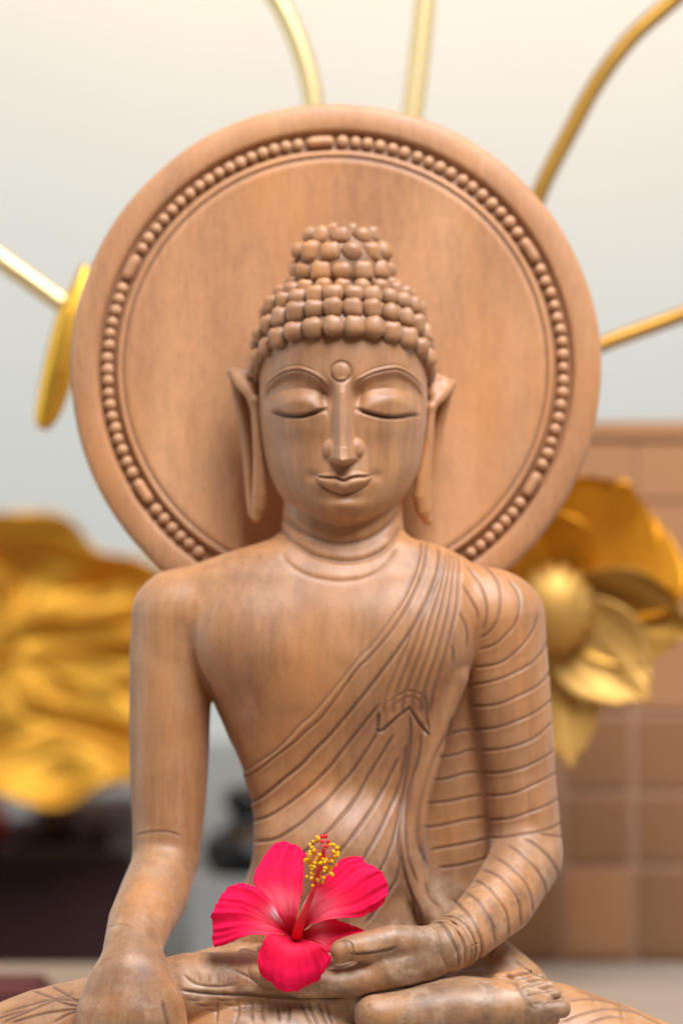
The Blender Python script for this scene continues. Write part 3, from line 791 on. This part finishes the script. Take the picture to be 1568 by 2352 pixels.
# ---- crossed legs under the robe
cmL = CarveMap()
for L in ([(0, 2352), (70, 2322), (130, 2296), (170, 2282)], [(0, 2330), (60, 2312), (120, 2298), (210, 2300)], [(60, 2270), (110, 2290), (160, 2310), (200, 2312)],
          [(110, 2262), (150, 2285), (190, 2310)], [(20, 2352), (100, 2330), (190, 2318)], [(120, 2352), (160, 2330), (200, 2316)], [(-60, 2360), (10, 2336), (60, 2322)]):
    cmL.line(L, 4, 2.6, .85)
cmL.line([(415, 2276), (480, 2284), (560, 2287), (640, 2290), (720, 2293), (800, 2288)], 7, 4, .8)
cmL.line([(420, 2240), (450, 2262), (500, 2268), (545, 2262)], 3, 3, .5)
cmL.line([(535, 2228), (560, 2240), (600, 2262)], 4, 3, .6)
for L in ([(500, 2300), (497, 2352)], [(545, 2300), (548, 2325), (540, 2352)], [(575, 2300), (580, 2352)], [(606, 2300), (602, 2330), (606, 2352)], [(668, 2305), (662, 2352)],
          [(690, 2302), (700, 2325), (718, 2360)], [(706, 2300), (716, 2325), (735, 2360)], [(728, 2298), (738, 2325), (757, 2360)], [(745, 2298), (752, 2320), (768, 2360)], [(640, 2310), (642, 2352)]):
    cmL.line(L, 4.5, 2.8, .75)
cmL.line([(584, 2296), (600, 2300), (604, 2312), (594, 2322), (582, 2316), (580, 2304), (588, 2298)], 2.5, 2, .6)
for q in range(6):
    x = 455 + q * 22; cmL.line([(x, 2236), (x + 2, 2252), (x - 1, 2266)], 2.2, 2.2, .45)
    cmL.line([(x - 30, 2296 + (q % 3) * 12), (x - 8, 2300 + (q % 3) * 12), (x + 12, 2297 + (q % 3) * 12)], 2.4, 2.4, .5)
for L in ([(1290, 2352), (1340, 2330), (1400, 2318), (1480, 2330)], [(1300, 2300), (1370, 2296), (1450, 2318)], [(1320, 2275), (1400, 2300), (1470, 2330), (1530, 2360)],
          [(1350, 2352), (1400, 2336), (1440, 2340)], [(1180, 2205), (1230, 2240), (1300, 2262)], [(1330, 2262), (1350, 2280), (1365, 2310)], [(1400, 2290), (1420, 2310), (1430, 2350)]):
    cmL.line(L, 3.4, 2.6, .7)
cmL.line([(1160, 2240), (1180, 2256), (1200, 2280), (1214, 2306), (1226, 2322)], 5, 4, .5)
for L in ([(1160, 2258), (1190, 2250), (1222, 2242)], [(1180, 2275), (1214, 2266), (1246, 2258)], [(1200, 2292), (1234, 2282), (1266, 2276)], [(1218, 2310), (1252, 2302), (1284, 2298)]):
    cmL.line(L, 4, 2.4, .6, ridge=0)
shin = WC([(-160, 2500, 200, 125), (0, 2430, 150, 118), (100, 2386, 130, 113), (200, 2352, 120, 104), (330, 2312, 105, 98), (430, 2276, 95, 86), (560, 2258, 85, 72), (700, 2276, 75, 62), (810, 2292, 65, 52)])
cloth = (650, 2425, 55)
foot = WC([(862, 2334, 0, 50), (960, 2332, 0, 56), (1080, 2322, 10, 62), (1180, 2318, 20, 60), (1240, 2330, 20, 46)])
toes = [WC([(1145, 2252, 74, 17), (1180, 2241, 70, 13), (1212, 2232, 66, 11)]), WC([(1165, 2268, 60, 17), (1206, 2256, 56, 13), (1238, 2249, 54, 11.5)]),
        WC([(1186, 2285, 46, 17), (1226, 2273, 42, 13.5), (1260, 2266, 40, 12)]), WC([(1206, 2302, 32, 18), (1244, 2291, 28, 14), (1277, 2285, 26, 12.5)]),
        WC([(1215, 2334, 0, 28), (1258, 2322, -8, 23), (1290, 2318, -10, 21)])]
knee = WC([(960, 2370, 250, 120), (1130, 2370, 240, 135), (1260, 2398, 225, 140), (1400, 2446, 200, 140), (1560, 2510, 170, 135), (1760, 2590, 150, 120)])
def legs_fn(p):
    f = chain(p, shin)
    f = smin(f, WE(p, 640, 2345, 300, (360, 185, 190)), 30)
    f = smin(f, chain(p, knee), 30)
    f = smin(f, WE(p, 620, 2430, 60, (240, 138, 120)), 14)
    f = smin(f, chain(p, WC([(1060, 2190, 330, 55), (1130, 2205, 300, 55), (1200, 2255, 280, 50)])), 30)
    g = chain(p, foot)
    g = smin(g, WE(p, 1060, 2300, 60, (160, 56, 80)), 30)
    for t in toes: g = smin(g, chain(p, t), 3)
    f = smin(f, g, 7)
    q = (1176 - 2640) - p[:, 2]
    return np.maximum(f, q)
V, F = surface_nets(legs_fn, ((-140 - 784) * 1.0, -110, (1176 - 2660)), ((1700 - 784) * 1.0, 470, (1176 - 2100)), 2.9)
V = relax(V, F, 4); V, st, u, v = carve(V, F, cmL, False)
put(link_mesh('crossed_legs', V * G, F, WOOD, None, True, {'stain': st, 'wear': np.where(u < 300, .25, .85) * np.where(u > 1300, .4, 1)}), statue)
# ------------------------------------------------------------------ hibiscus
flower = empty('hibiscus_flower', M(682, 2150, 40))
tag(flower, 'bright pink five-petalled hibiscus with a yellow tipped stamen held in the wooden hand', 'flower')
m, nt, b = new_mat('petal_pink')
ca = nd(nt, 'ShaderNodeAttribute'); ca.attribute_name = 'tint'
pn = noise(nt, mapping(nt, (1, 1, 1)), 350, 3)
pc = mixc(nt, math_(nt, 'MULTIPLY', pn, 0.05), ca.outputs['Color'], (1.0, 0.25, 0.40))
nt.links.new(pc, b.inputs['Base Color'])
b.inputs['Roughness'].default_value = 0.7; b.inputs['Specular IOR Level'].default_value = 0.12

tr = nd(nt, 'ShaderNodeBsdfTranslucent'); nt.links.new(pc, tr.inputs[0])
mx = nd(nt, 'ShaderNodeMixShader'); mx.inputs[0].default_value = 0.25
nt.links.new(b.outputs[0], mx.inputs[1]); nt.links.new(tr.outputs[0], mx.inputs[2])
nt.links.new(mx.outputs[0], nt.nodes['Material Output'].inputs[0])
PETAL = m
def resample(pts, n, jit=0.0, seed=0):
    P = catmull(pts, 1.0) if len(pts) > 1 else np.array(pts)
    s = np.r_[0, np.cumsum(np.linalg.norm(np.diff(P, axis=0), axis=1))]
    t = np.linspace(0, s[-1], n); Q = np.stack([np.interp(t, s, P[:, 0]), np.interp(t, s, P[:, 1])], 1)
    if jit:
        r = np.random.default_rng(seed); T = np.gradient(Q, axis=0); N = np.stack([-T[:, 1], T[:, 0]], 1); N /= np.linalg.norm(N, axis=1)[:, None] + 1e-9
        w = sum(r.uniform(.4, 1) / (1 + k * .35) * np.sin(t * f_ + r.uniform(0, 6.28)) for k, f_ in enumerate((.07, .13, .24, .41)))
        fade = np.clip(np.minimum(np.arange(n), n - 1 - np.arange(n)) / 6.0, 0, 1)
        Q = Q + N * (w * jit * fade)[:, None]
    return Q
def petal(left, right, tip, dfun, seed, pale, streak=0.0, ns=110, nt_=80, curl=8.0):
    """left/right edges run from the throat to the two ends of the tip edge (Coons patch)"""
    tip = [left[-1]] + tip + [right[-1]]
    A = resample(rG(left), ns, .9, seed); B = resample(rG(right), ns, .9, seed + 9); Tp = resample(rG(tip), nt_, 2.0, seed + 5)
    base = np.linspace(0, 1, nt_)[:, None] * (B[0] - A[0]) + A[0]
    S = np.linspace(0, 1, ns)[:, None, None]; Tt = np.linspace(0, 1, nt_)[None, :, None]
    P = (1 - Tt) * A[:, None] + Tt * B[:, None] + (1 - S) * base[None] + S * Tp[None] - ((1 - S) * (1 - Tt) * A[0] + (1 - S) * Tt * B[0] + S * (1 - Tt) * A[-1] + S * Tt * B[-1])
    s = np.linspace(0, 1, ns)[:, None] * np.ones((1, nt_)); tc = (2 * np.linspace(0, 1, nt_) - 1)[None, :] * np.ones((ns, 1))
    rs = np.random.default_rng(seed); ph = rs.uniform(0, 6.28, 20)
    d = np.array([[dfun(a, b) for b in tc[0]] for a in s[:, 0]])
    d = d + curl * s ** 6 + curl * .8 * np.abs(tc) ** 5 * s
    d += (np.sin(8 * s + ph[0]) * np.sign(tc) * 5 + np.sin(15 * s + ph[1]) * 3) * np.abs(tc) ** 4 * np.minimum(1, s * 2)
    d += (np.sin(tc * 6 + ph[2]) * 4 + np.sin(tc * 14 + ph[3]) * 2.6 + np.sin(tc * 29 + ph[6]) * 1.2) * s ** 3
    vein = sum(np.sin(tc * f_ * (1 + .12 * np.sin(3 * s + ph[7 + k])) + ph[8 + k]) * a_ for k, (f_, a_) in enumerate(((11, .9), (19, .6), (31, .45), (47, .3))))
    d += vein * .17 * np.minimum(1, s * 5) * (1.1 - .5 * s)
    d += np.sin(s * 23 + 4 * tc + ph[12]) * np.sin(tc * 9 + ph[13]) * .8 * s
    d -= 10 * (1 - tc * tc) * np.sin(np.pi * np.minimum(1, s * 1.1)) * -1
    f = 1 + d / D0
    V = np.stack([(P[..., 0] - 784) * f, d, (1176 - P[..., 1]) * f], -1).reshape(-1, 3)
    red = np.exp(-(s / .20) ** 2); pl = np.clip(pale * np.exp(-((s - .36) / .16) ** 2) * (.85 + .12 * vein) * (1 - .45 * np.abs(tc)), 0, 1)
    stv = np.abs(streak) * 1.15 * np.exp(-((s - .31) / .11) ** 2) * np.exp(-((tc - .85 * np.sign(streak)) / .32) ** 2) if streak else 0 * s
    c = np.array((1.0, 0.003, 0.066)) * (0.97 + .02 * vein[..., None]) + np.array((0.0, 0, .045)) * np.clip(s - .5, 0, 1)[..., None]
    for wt, cc in ((pl, (0.97, 0.20, 0.26)), (stv, (0.95, 0.66, 0.74)), (red, (0.42, 0.0, 0.010))):
        c = c * (1 - wt[..., None]) + np.array(cc) * wt[..., None]
    T = np.concatenate([np.clip(c, 0, 1).reshape(-1, 3), np.ones((ns * nt_, 1))], 1)
    F = [(i * nt_ + j, (i + 1) * nt_ + j, (i + 1) * nt_ + j + 1, i * nt_ + j + 1) for i in range(ns - 1) for j in range(nt_ - 1)]
    V2 = V + np.array((0, 1.6, 0)); n0 = len(V)
    F2 = [tuple(x + n0 for x in q[::-1]) for q in F]
    bo = [i * nt_ for i in range(ns)] + [(ns - 1) * nt_ + j for j in range(1, nt_)] + [i * nt_ + nt_ - 1 for i in range(ns - 2, -1, -1)] + list(range(nt_ - 2, 0, -1))
    rim = [(b_, a, a + n0, b_ + n0) for a, b_ in zip(bo, bo[1:] + bo[:1])]
    o = link_mesh('petal', np.vstack([V, V2]) * G, np.array(F + F2 + rim), PETAL, None, True, {'tint': np.vstack([T, T])})
    return put(o, flower)
def smooth_prof(pts, tilt=0.0):
    P = catmull(pts, .02); x, y = P[:, 0], P[:, 1]
    return lambda s, tc: float(np.interp(s, x, y)) + tilt * tc * s
petal([(740, 870), (690, 790), (600, 660), (530, 540), (450, 450), (455, 380), (500, 280), (560, 200), (598, 152)],
      [(770, 860), (775, 760), (797, 600), (822, 480), (833, 380), (835, 290), (848, 224)], [(640, 133), (720, 142), (800, 174)],
      smooth_prof([(0, 40), (.25, 12), (.55, 26), (.85, 60), (1, 74)], -8), 1, .8, 0.0, curl=14)
petal([(770, 870), (780, 790), (800, 690), (850, 560), (900, 505), (1000, 400), (1080, 300), (1150, 257), (1230, 241)],
      [(800, 870), (870, 775), (960, 742), (1080, 720), (1180, 716), (1260, 708), (1320, 685), (1380, 655), (1450, 600)],
      [(1278, 246), (1296, 285), (1370, 315), (1410, 360), (1455, 410), (1478, 490)],
      smooth_prof([(0, 40), (.25, 8), (.55, 14), (.85, 42), (1, 58)], 4), 2, .8, -0.95)
petal([(740, 860), (690, 780), (610, 640), (560, 560), (480, 484), (400, 457), (330, 447)],
      [(760, 890), (680, 842), (600, 842), (520, 845), (440, 845), (350, 868), (250, 910), (150, 942)],
      [(250, 490), (195, 542), (160, 612), (124, 690), (140, 765), (128, 830), (130, 900)],
      smooth_prof([(0, 42), (.22, 8), (.5, -8), (.8, 2), (1, 20)], -14), 3, .5, -0.95)
petal([(790, 850), (870, 790), (920, 758), (1000, 735), (1070, 726), (1170, 758), (1270, 795)],
      [(790, 890), (850, 890), (920, 905), (1000, 965), (1060, 975), (1160, 900), (1275, 830)], [(1290, 812)],
      smooth_prof([(0, 42), (.3, 22), (.6, 34), (1, 60)], -4), 15, .65, -0.3)
petal([(750, 850), (680, 842), (570, 842), (505, 930), (474, 1020), (485, 1100)],
      [(790, 870), (850, 885), (930, 908), (990, 958), (1042, 1022), (1025, 1075)],
      [(510, 1160), (560, 1205), (620, 1250), (690, 1275), (760, 1278), (860, 1240), (930, 1195), (990, 1120)],
      smooth_prof([(0, 40), (.16, 14), (.4, -42), (.75, -52), (1, -44)], 6), 4, .15)
m, nt, b = new_mat('stamen_red'); b.inputs['Base Color'].default_value = (0.75, 0.008, 0.02, 1); b.inputs['Roughness'].default_value = .5
RED = m
m, nt, b = new_mat('filament_pink'); b.inputs['Base Color'].default_value = (0.85, 0.16, 0.12, 1); b.inputs['Roughness'].default_value = .5
PINKF = m
YEL = plain('pollen_yellow', (0.80, 0.42, 0.02), .8, .3, 300, .1)
colp = rG([(775, 860), (800, 770), (835, 680), (870, 590), (905, 500), (935, 400), (960, 310), (978, 230), (985, 185)])
cold = [30, -2, -26, -36, -42, -46, -48, -50, -50]
v_, f_ = tube([W(x, y, d) for (x, y), d in zip(colp, cold)], [13, 11.5, 8.5, 7.0, 6.2, 5.4, 5.2, 4.6, 3.6], 16, 5)
colm = put(link_mesh('stamen_column', v_, f_, RED, None), flower)
CP = catmull([W(x, y, d) for (x, y), d in zip(colp, cold)], 3)
anth = [(938, 95), (938, 128), (905, 128), (880, 150), (878, 162), (893, 180), (905, 195), (880, 232), (882, 215), (905, 200), (852, 268), (845, 280), (880, 270), (890, 290), (915, 292), (862, 285),
        (945, 240), (938, 252), (955, 238), (890, 318), (892, 340), (890, 372), (915, 322), (858, 398), (888, 416), (897, 470), (950, 385), (942, 425), (965, 400), (972, 438), (988, 405), (990, 285), (960, 290),
        (1000, 258), (1005, 275), (1010, 290), (1030, 285), (1045, 282), (1065, 265), (1068, 250), (1085, 238), (1090, 215), (1082, 200), (1085, 180), (1068, 158), (1050, 155), (1030, 152), (1060, 205), (1055, 220),
        (1040, 320), (1035, 350), (1040, 372), (1048, 382), (1075, 310), (1012, 325), (990, 330), (985, 355), (960, 300), (925, 275), (900, 215), (975, 265), (1035, 330), (940, 110), (868, 225), (870, 250)]
stam = []
ab, fb = ball((0, 0, 0), (4.9, 4.2, 4.3), 10, 7)
for i, a_ in enumerate(anth):
    x, y = rG([a_])[0]; x += random.uniform(-1.5, 1.5); y += random.uniform(-1.5, 1.5)
    side = abs(a_[0] - (900 + (420 - a_[1]) * .28)) / 110
    d = -48 + (random.uniform(-30, -12) if side < .35 else random.uniform(-22, 26))
    P = np.array(W(x, y, d)); jx = np.array(W(x, y + 22, -46)); q = CP[np.argmin(((CP - jx) ** 2).sum(1))]
    mid = (P + q) / 2 + np.array((0, 0, 3)); stam.append(tube([q, mid, P], [1.0, .8, .7], 6, 6))
    if i == 0: proto = link_mesh('anther', ab, fb, YEL, None)
    o = proto if i == 0 else proto.copy()
    if i: sc.collection.objects.link(o)
    o.parent = colm; o.location = tuple(P * G)
    s_ = random.uniform(.85, 1.25); o.scale = (s_, s_, s_ * random.uniform(.8, 1)); o.rotation_euler = (random.uniform(0, 3), random.uniform(0, 3), 0)
v_, f_ = join(stam); fil = link_mesh('filament', v_, f_, PINKF, colm); fil['kind'] = 'stuff'
sb, sf = ball((0, 0, 0), 5.2, 12, 8)
for i, (a, c) in enumerate([(972, 92), (1000, 90), (972, 130), (1017, 131), (1000, 166)]):
    x, y = rG([(a, c)])[0]; P = np.array(W(x, y, -58 - i * 2))
    if i == 0: ps = link_mesh('stigma', sb, sf, RED, None)
    o = ps if i == 0 else ps.copy()
    if i: sc.collection.objects.link(o)
    o.parent = colm; o.location = tuple(P * G)
    if i: pass
# ------------------------------------------------------------------ background
WALL = plain('pale_wall', (0.50, 0.545, 0.525), .8, .06, 2)
wd = 5200; fw = 1 + wd / D0
def flat(x0, x1, y0, y1, z0, z1, name, mat, bev=0): v_, f_ = box(x0, x1, y0, y1, z0, z1, bev); return link_mesh(name, v_, f_, mat, None, bool(bev) and False)
FLOOR = plain('floor_tile', (0.30, 0.27, 0.24), .6, .1, 4)
fl = flat(-9000, 9000, -9000, wd, -2520, -2500, 'floor', FLOOR); tag(fl, kind='structure')
wall = flat(-9000, 9000, wd, wd + 200, -6500, 6500, 'wall', WALL); tag(wall, kind='structure')
LOWER_GREY = plain('lower_wall_grey', (0.33, 0.34, 0.32), .7, .1, 6)
o = flat(-9000, 9000, wd - 60, wd - 2, -6400, (1176 - 1700) * fw, 'lower_wall', LOWER_GREY); tag(o, kind='structure')  # thin slab, makes the lower wall greyer and darker than above
TAB = plain('beige_stone', (0.36, 0.29, 0.23), .55, .08, 12)
o = flat(-5200, 5200, -3000, 2640, (1176 - 2660) - 160, (1176 - 2642), 'table_top', TAB, 6)
tag(o, 'grey beige table top that the wooden statue sits on', 'table')

# brown tiled cabinet
cab = empty('tiled_cabinet', M(1500, 2640, 2750))
tag(cab, 'low brown tiled cabinet with pale joints standing behind the statue at the right', 'cabinet')
TILE = plain('brown_tile', (0.25, 0.118, 0.050), .55, .28, 5); GROUT = plain('pale_joint', (0.36, 0.20, 0.12), .6, .1, 9)
TILE2 = plain('light_brown_tile', (0.37, 0.178, 0.078), .55, .15, 5)
cdp = 2720; fc = 1 + cdp / D0
X = lambda u: (u - 784) * fc
Z = lambda v: (1176 - v) * fc
put(flat(X(1130), X(2150), cdp, cdp + 500, -2498, Z(975), 'carcass', GROUT, 3), cab)
put(flat(X(1128), X(2160), cdp - 26, cdp + 520, Z(1008), Z(968), 'top_slab', TILE2, 5), cab)
vs = [1014, 1150, 1290, 1440, 1640, 1820, 1990, 2210]; us = [1134, 1290, 1455, 1620, 1790, 1960, 2140]
for i in range(len(vs) - 1):
    for j in range(len(us) - 1):
        gw = 2.5 if i < 3 else 11
        v_, f_ = box(X(us[j] + gw), X(us[j + 1] - gw), cdp - 12, cdp + 4, Z(vs[i + 1] - gw), Z(vs[i] + gw), 3)
        put(link_mesh('tile', v_, f_, TILE2 if i < 3 or (i * 2 + j) % 5 == 3 else TILE, None, False), cab)
cab_parts = None

GOLD_DULL = gold('aged_gold', (0.50, 0.27, 0.055), 0.5)
GOLD_TAN = gold('tan_gold', (0.66, 0.39, 0.11), 0.58)
# golden lotus flower (right)
def gpetal(cu, cv, d, ang, length, width, cup=60, tipcurl=40, seed=0, thick=5, wav=8):
    rs = np.random.default_rng(seed); ph = rs.uniform(0, 6.28, 4); f = 1 + d / D0
    V = []; ns, nt_ = 40, 30; ca, sa = math.cos(R(ang)), math.sin(R(ang))
    for i in range(ns):
        s = i / (ns - 1)
        w = width * .5 * (math.sin(math.pi * min(1, .10 + s * .80)) ** .8) * (1 if s < .9 else math.sqrt(max(0.02, 1 - ((s - .9) / .1) ** 2 * .8)))
        for j in range(nt_):
            t = 2 * j / (nt_ - 1) - 1
            l = length * s * (1 - .10 * t * t * s); y = cup * (1 - (1 - t * t)) * -1 * math.sin(math.pi * min(1, s * .9 + .1)) - tipcurl * s ** 3
            y += wav * math.sin(7 * s + 3 * t + ph[0]) * abs(t) * s + wav * .7 * math.sin(6 * t + ph[1]) * s * s
            y += 2.4 * math.sin(24 * t + ph[2]) * s + 3 * math.sin(5 * s + 9 * t + ph[3]) * s
            V.append((((cu - 784) + ca * l - sa * w * t) * f, d + y, ((1176 - cv) + sa * l + ca * w * t) * f))
    V = np.array(V); n0 = len(V); V2 = V + np.array((0, thick, 0))
    F = [(i * nt_ + j, (i + 1) * nt_ + j, (i + 1) * nt_ + j + 1, i * nt_ + j + 1) for i in range(ns - 1) for j in range(nt_ - 1)]
    bo = [i * nt_ for i in range(ns)] + [(ns - 1) * nt_ + j for j in range(1, nt_)] + [i * nt_ + nt_ - 1 for i in range(ns - 2, -1, -1)] + list(range(nt_ - 2, 0, -1))
    F2 = [tuple(x + n0 for x in q[::-1]) for q in F] + [(b_, a, a + n0, b_ + n0) for a, b_ in zip(bo, bo[1:] + bo[:1])]
    return np.vstack([V, V2]) * G, np.array(F + F2)
lot = empty('golden_lotus_flower', M(1290, 1400, 1850))
tag(lot, 'open golden metal lotus flower with pale domed centre behind the draped shoulder', 'ornament')
LD = 1850
for (ang, ln, wd_, cup, tc, se, mt, dd) in ((60, 335, 470, 150, 30, 1, GOLD_DEEP, 90), (-8, 315, 230, 60, 110, 3, GOLD_DULL, 20), (-44, 300, 230, 30, 70, 4, GOLD_TAN, -20),
                                          (-84, 370, 180, 20, 40, 5, GOLD_TAN, 0), (115, 250, 300, 60, 50, 6, GOLD_DEEP, 60)):
    v_, f_ = gpetal(1270, 1395, LD + dd, ang, ln, wd_, cup, tc, se)
    put(link_mesh('petal', v_, f_, mt, None), lot)
# seed pod: fluted dome
V = []; n = 48; mseg = 14; f = 1 + LD / D0; c = W(1276, 1398, LD - 70)
for j in range(mseg + 1):
    a = math.pi * .55 * j / mseg
    for i in range(n):
        q = 2 * math.pi * i / n; rr = 112 * math.sin(a) * (1 + .06 * math.cos(14 * q) * math.sin(a))
        V.append(((c[0] + rr * math.cos(q)) * G, (c[1] - 90 * math.cos(a)) * G, (c[2] + (rr * math.sin(q)) * 1.18) * G))
F = [(j * n + i, (j + 1) * n + i, (j + 1) * n + (i + 1) % n, j * n + (i + 1) % n) for j in range(mseg) for i in range(n)]
put(link_mesh('seed_pod', V, F, gold('pod_gold', (0.66, 0.38, 0.10), .58), None), lot)
v_, f_ = tube([W(1275, 1410, LD + 40), W(1215, 1480, LD + 90), W(1120, 1540, LD + 100), W(960, 1700, LD + 100), W(900, 2300, LD + 100)], [22, 20, 20, 20, 20], 14, 30)
put(link_mesh('stem', v_, f_, GOLD, None), lot)

# golden lotus leaf (left)
leaf = empty('golden_lotus_leaf', M(50, 1530, 3900))
tag(leaf, 'large ruffled golden metal lotus leaf behind the bare arm, at the left edge', 'ornament')
LDf = 3900; f = 1 + LDf / D0
def ruffle(cu, cv, d, rx, rz, seed, folds, amp, a0=0, a1=360, dish=70):
    rs = np.random.default_rng(seed); ph = rs.uniform(0, 6.28, 6); f = 1 + d / D0
    nr, na = 44, 220; V = []
    for j in range(nr):
        s = (j + .02) / (nr - 1)
        for i in range(na):
            q = R(a0 + (a1 - a0) * i / (na - 1))
            rim = 1 + .06 * math.sin(5 * q + ph[0]) + .045 * math.sin(9 * q + ph[1]) + .02 * math.sin(17 * q + ph[2])
            qq = q + .35 * math.sin(2 * q + 5 * s + ph[5]) + .25 * math.sin(5 * q - 3 * s); y = -dish * s * s + amp * s ** 1.2 * (math.sin(folds * qq + ph[3]) + 0.3 * math.sin((folds * 2 + 1) * qq + ph[4] + 3 * s)) + 34 * math.sin(7 * s + 3 * q) * s + 8 * math.sin(13 * s + 5 * q + 1) + 13 * s ** .7 * math.sin(27 * qq + 2 * math.sin(4 * s))
            V.append((((cu - 784) + rx * s * rim * math.cos(q)) * f, d + y, ((1176 - cv) + rz * s * rim * math.sin(q)) * f))
    F = [(j * na + i, (j + 1) * na + i, (j + 1) * na + i + 1, j * na + i + 1) for j in range(nr - 1) for i in range(na - 1)]
    V = np.array(V); n0 = len(V)
    F2 = [tuple(x + n0 for x in q[::-1]) for q in F] + [((nr - 1) * na + i + 1, (nr - 1) * na + i, (nr - 1) * na + i + n0, (nr - 1) * na + i + 1 + n0) for i in range(na - 1)]
    return np.vstack([V, V + np.array((0, 6, 0))]) * G, np.array(F + F2)
v_, f_ = ruffle(0, 1518, LDf, 530, 320, 3, 7, 62); put(link_mesh('leaf_blade', v_, f_, gold('leaf_gold', (0.76, 0.42, 0.055), .60, (0.58, 0.29, 0.035)), None), leaf)
v_, f_ = tube([W(40, 1560, LDf + 30), W(-70, 1680, LDf + 160), W(-130, 1900, LDf + 220), W(-140, 2850, LDf + 220)], [26, 24, 24, 24], 14, 40)
put(link_mesh('stem', v_, f_, GOLD, None), leaf)
# golden stems fanning out behind the halo
def stem(label, pts, rad, mat, flat=1.0):
    v_, f_ = tube([W(*p) for p in pts], rad, 18, 14, flat)
    o = link_mesh('golden_rod', v_, f_, mat, None); tag(o, label, 'rod', 'golden metal rods behind the halo'); return o
stem('pale golden stem left of centre above the halo, bending left', [(600, -60, 1450), (650, 20, 1450), (686, 100, 1450), (710, 180, 1450), (722, 260, 1450), (725, 420, 1450), (720, 700, 1450)], [29] * 7, GOLD_PALE)
stem('straight pale yellow stem rising from the top of the halo', [(985, -80, 1450), (975, 20, 1450), (962, 140, 1450), (948, 260, 1450), (920, 500, 1450)], [30] * 5, GOLD_PALE)
stem('dark golden stem curving to the upper right corner', [(1640, -90, 1500), (1550, -5, 1500), (1450, 85, 1500), (1370, 190, 1500), (1310, 300, 1500), (1240, 440, 1500), (1180, 620, 1500)], [24] * 7, GOLD_DULL)
stem('thin golden stem leaving the right edge of the halo', [(1700, 670, 1450), (1568, 722, 1450), (1470, 758, 1450), (1380, 792, 1450), (1250, 850, 1450)], [22] * 5, GOLD_DULL)
bud = empty('golden_bud', M(140, 760, 1500))
tag(bud, 'pointed golden bud hanging from a pale slanting rod at the left of the halo', 'ornament')
v_, f_ = tube([W(-80, 530, 1500), W(0, 592, 1500), (W(80, 650, 1500)), W(150, 700, 1500)], [29] * 4, 16, 14); put(link_mesh('rod', v_, f_, GOLD_PALE, None), bud)
v_, f_ = tube([W(196, 610, 1510), W(184, 660, 1500), W(160, 730, 1490), W(142, 820, 1490), W(120, 910, 1490), W(103, 965, 1490), W(97, 985, 1490)], [14, 26, 38, 46, 42, 30, 14], 16, 14, .8)
put(link_mesh('bud_shell', v_, f_, GOLD, None), bud)

# dark things low in the background
DK = plain('dark_maroon', (0.030, 0.009, 0.010), .5, .5, 6); BLK = plain('black_glaze', (0.006, 0.006, 0.007), .35, .3, 8)
bx = empty('dark_chest', M(60, 2640, 4300)); tag(bx, 'dark maroon low chest in the lower left background', 'chest')
dp = 4250; fd = 1 + dp / D0
xx_ = lambda u: (u - 784) * fd
zz_ = lambda v: (1176 - v) * fd
put(flat(xx_(-500), xx_(300), dp, dp + 500, -2498, zz_(1985), 'chest_body', DK, 12), bx)
put(flat(xx_(-505), xx_(306), dp - 10, dp + 505, zz_(1985) + 1, zz_(1955), 'lid', plain('worn_maroon', (0.035, 0.017, 0.016), .5, .3, 6), 8), bx)
def vase(name, label, cat, cu, cvb, d, prof, mat):
    f = 1 + d / D0; V = []; n = 40; m_ = len(prof); c = W(cu, cvb, d)
    for i in range(n):
        q = 2 * math.pi * i / n
        for (r, h) in prof: V.append(((c[0] + r * f * math.cos(q)) * G, (c[1] + r * f * math.sin(q)) * G, (c[2] + h * f) * G))
    F = [(i * m_ + j, ((i + 1) % n) * m_ + j, ((i + 1) % n) * m_ + j + 1, i * m_ + j + 1) for i in range(n) for j in range(m_ - 1)]
    o = link_mesh(name, V, F, mat, None); tag(o, label, cat); return o
o = flat((70 - 784) * 1.67, (290 - 784) * 1.67, 4800, 5100, -2498, (1176 - 1872) * 1.67, 'brown_crate', plain('umber_wood', (0.085, 0.06, 0.052), .6, .35, 5), 20)
tag(o, 'dark brown crate standing far behind the low maroon chest', 'crate')
PR = [(1, 0), (34, 0), (52, 30), (56, 62), (46, 95), (40, 110), (34, 108)]
vase('red_pot', 'small red pot cut by the left edge of the picture', 'pot', -34, 1957, dp + 150, PR, plain('red_glaze', (0.26, 0.010, 0.012), .5, .2, 5))
CL = plain('dark_clay', (0.045, 0.022, 0.020), .7, .4, 8)
for cu_, dd_, sc_, lb_ in ((58, 120, .75, 'low dark clay pot beside the red pot'), (132, 260, 1.15, 'widest dark clay pot, in the middle of the chest top'), (214, 160, .85, 'dark clay pot nearest the bare forearm')):
    vase('clay_pot', lb_, 'pot', cu_, 1957, dp + dd_, [(r * sc_, h * sc_ * .9) for r, h in PR], CL)['group'] = 'dark pots on the chest'
vase('black_vase', 'black long-necked vase seen between the bare arm and the waist', 'vase', 572, 2012, 4300, [(1, 0), (60, 0), (95, 20), (110, 60), (88, 95), (50, 118), (40, 140), (62, 170), (50, 200), (30, 205)], BLK)
o = flat((440 - 784) * 1.66, (900 - 784) * 1.66, 4150, 4500, -2498, (1176 - 2012) * 1.66, 'grey_stand', plain('grey_cloth', (0.30, 0.30, 0.285), .8, .1, 6), 10)
tag(o, 'pale grey block under the black vase', 'stand')
o = flat((-500 - 784) * 1.28, (110 - 784) * 1.28, 1600, 2000, -1465, -1390, 'red_cushion', plain('dull_red_cloth', (0.13, 0.03, 0.03), .9, .2, 8), 25)
tag(o, 'dull red cushion at the lower left corner behind the knee', 'cushion')
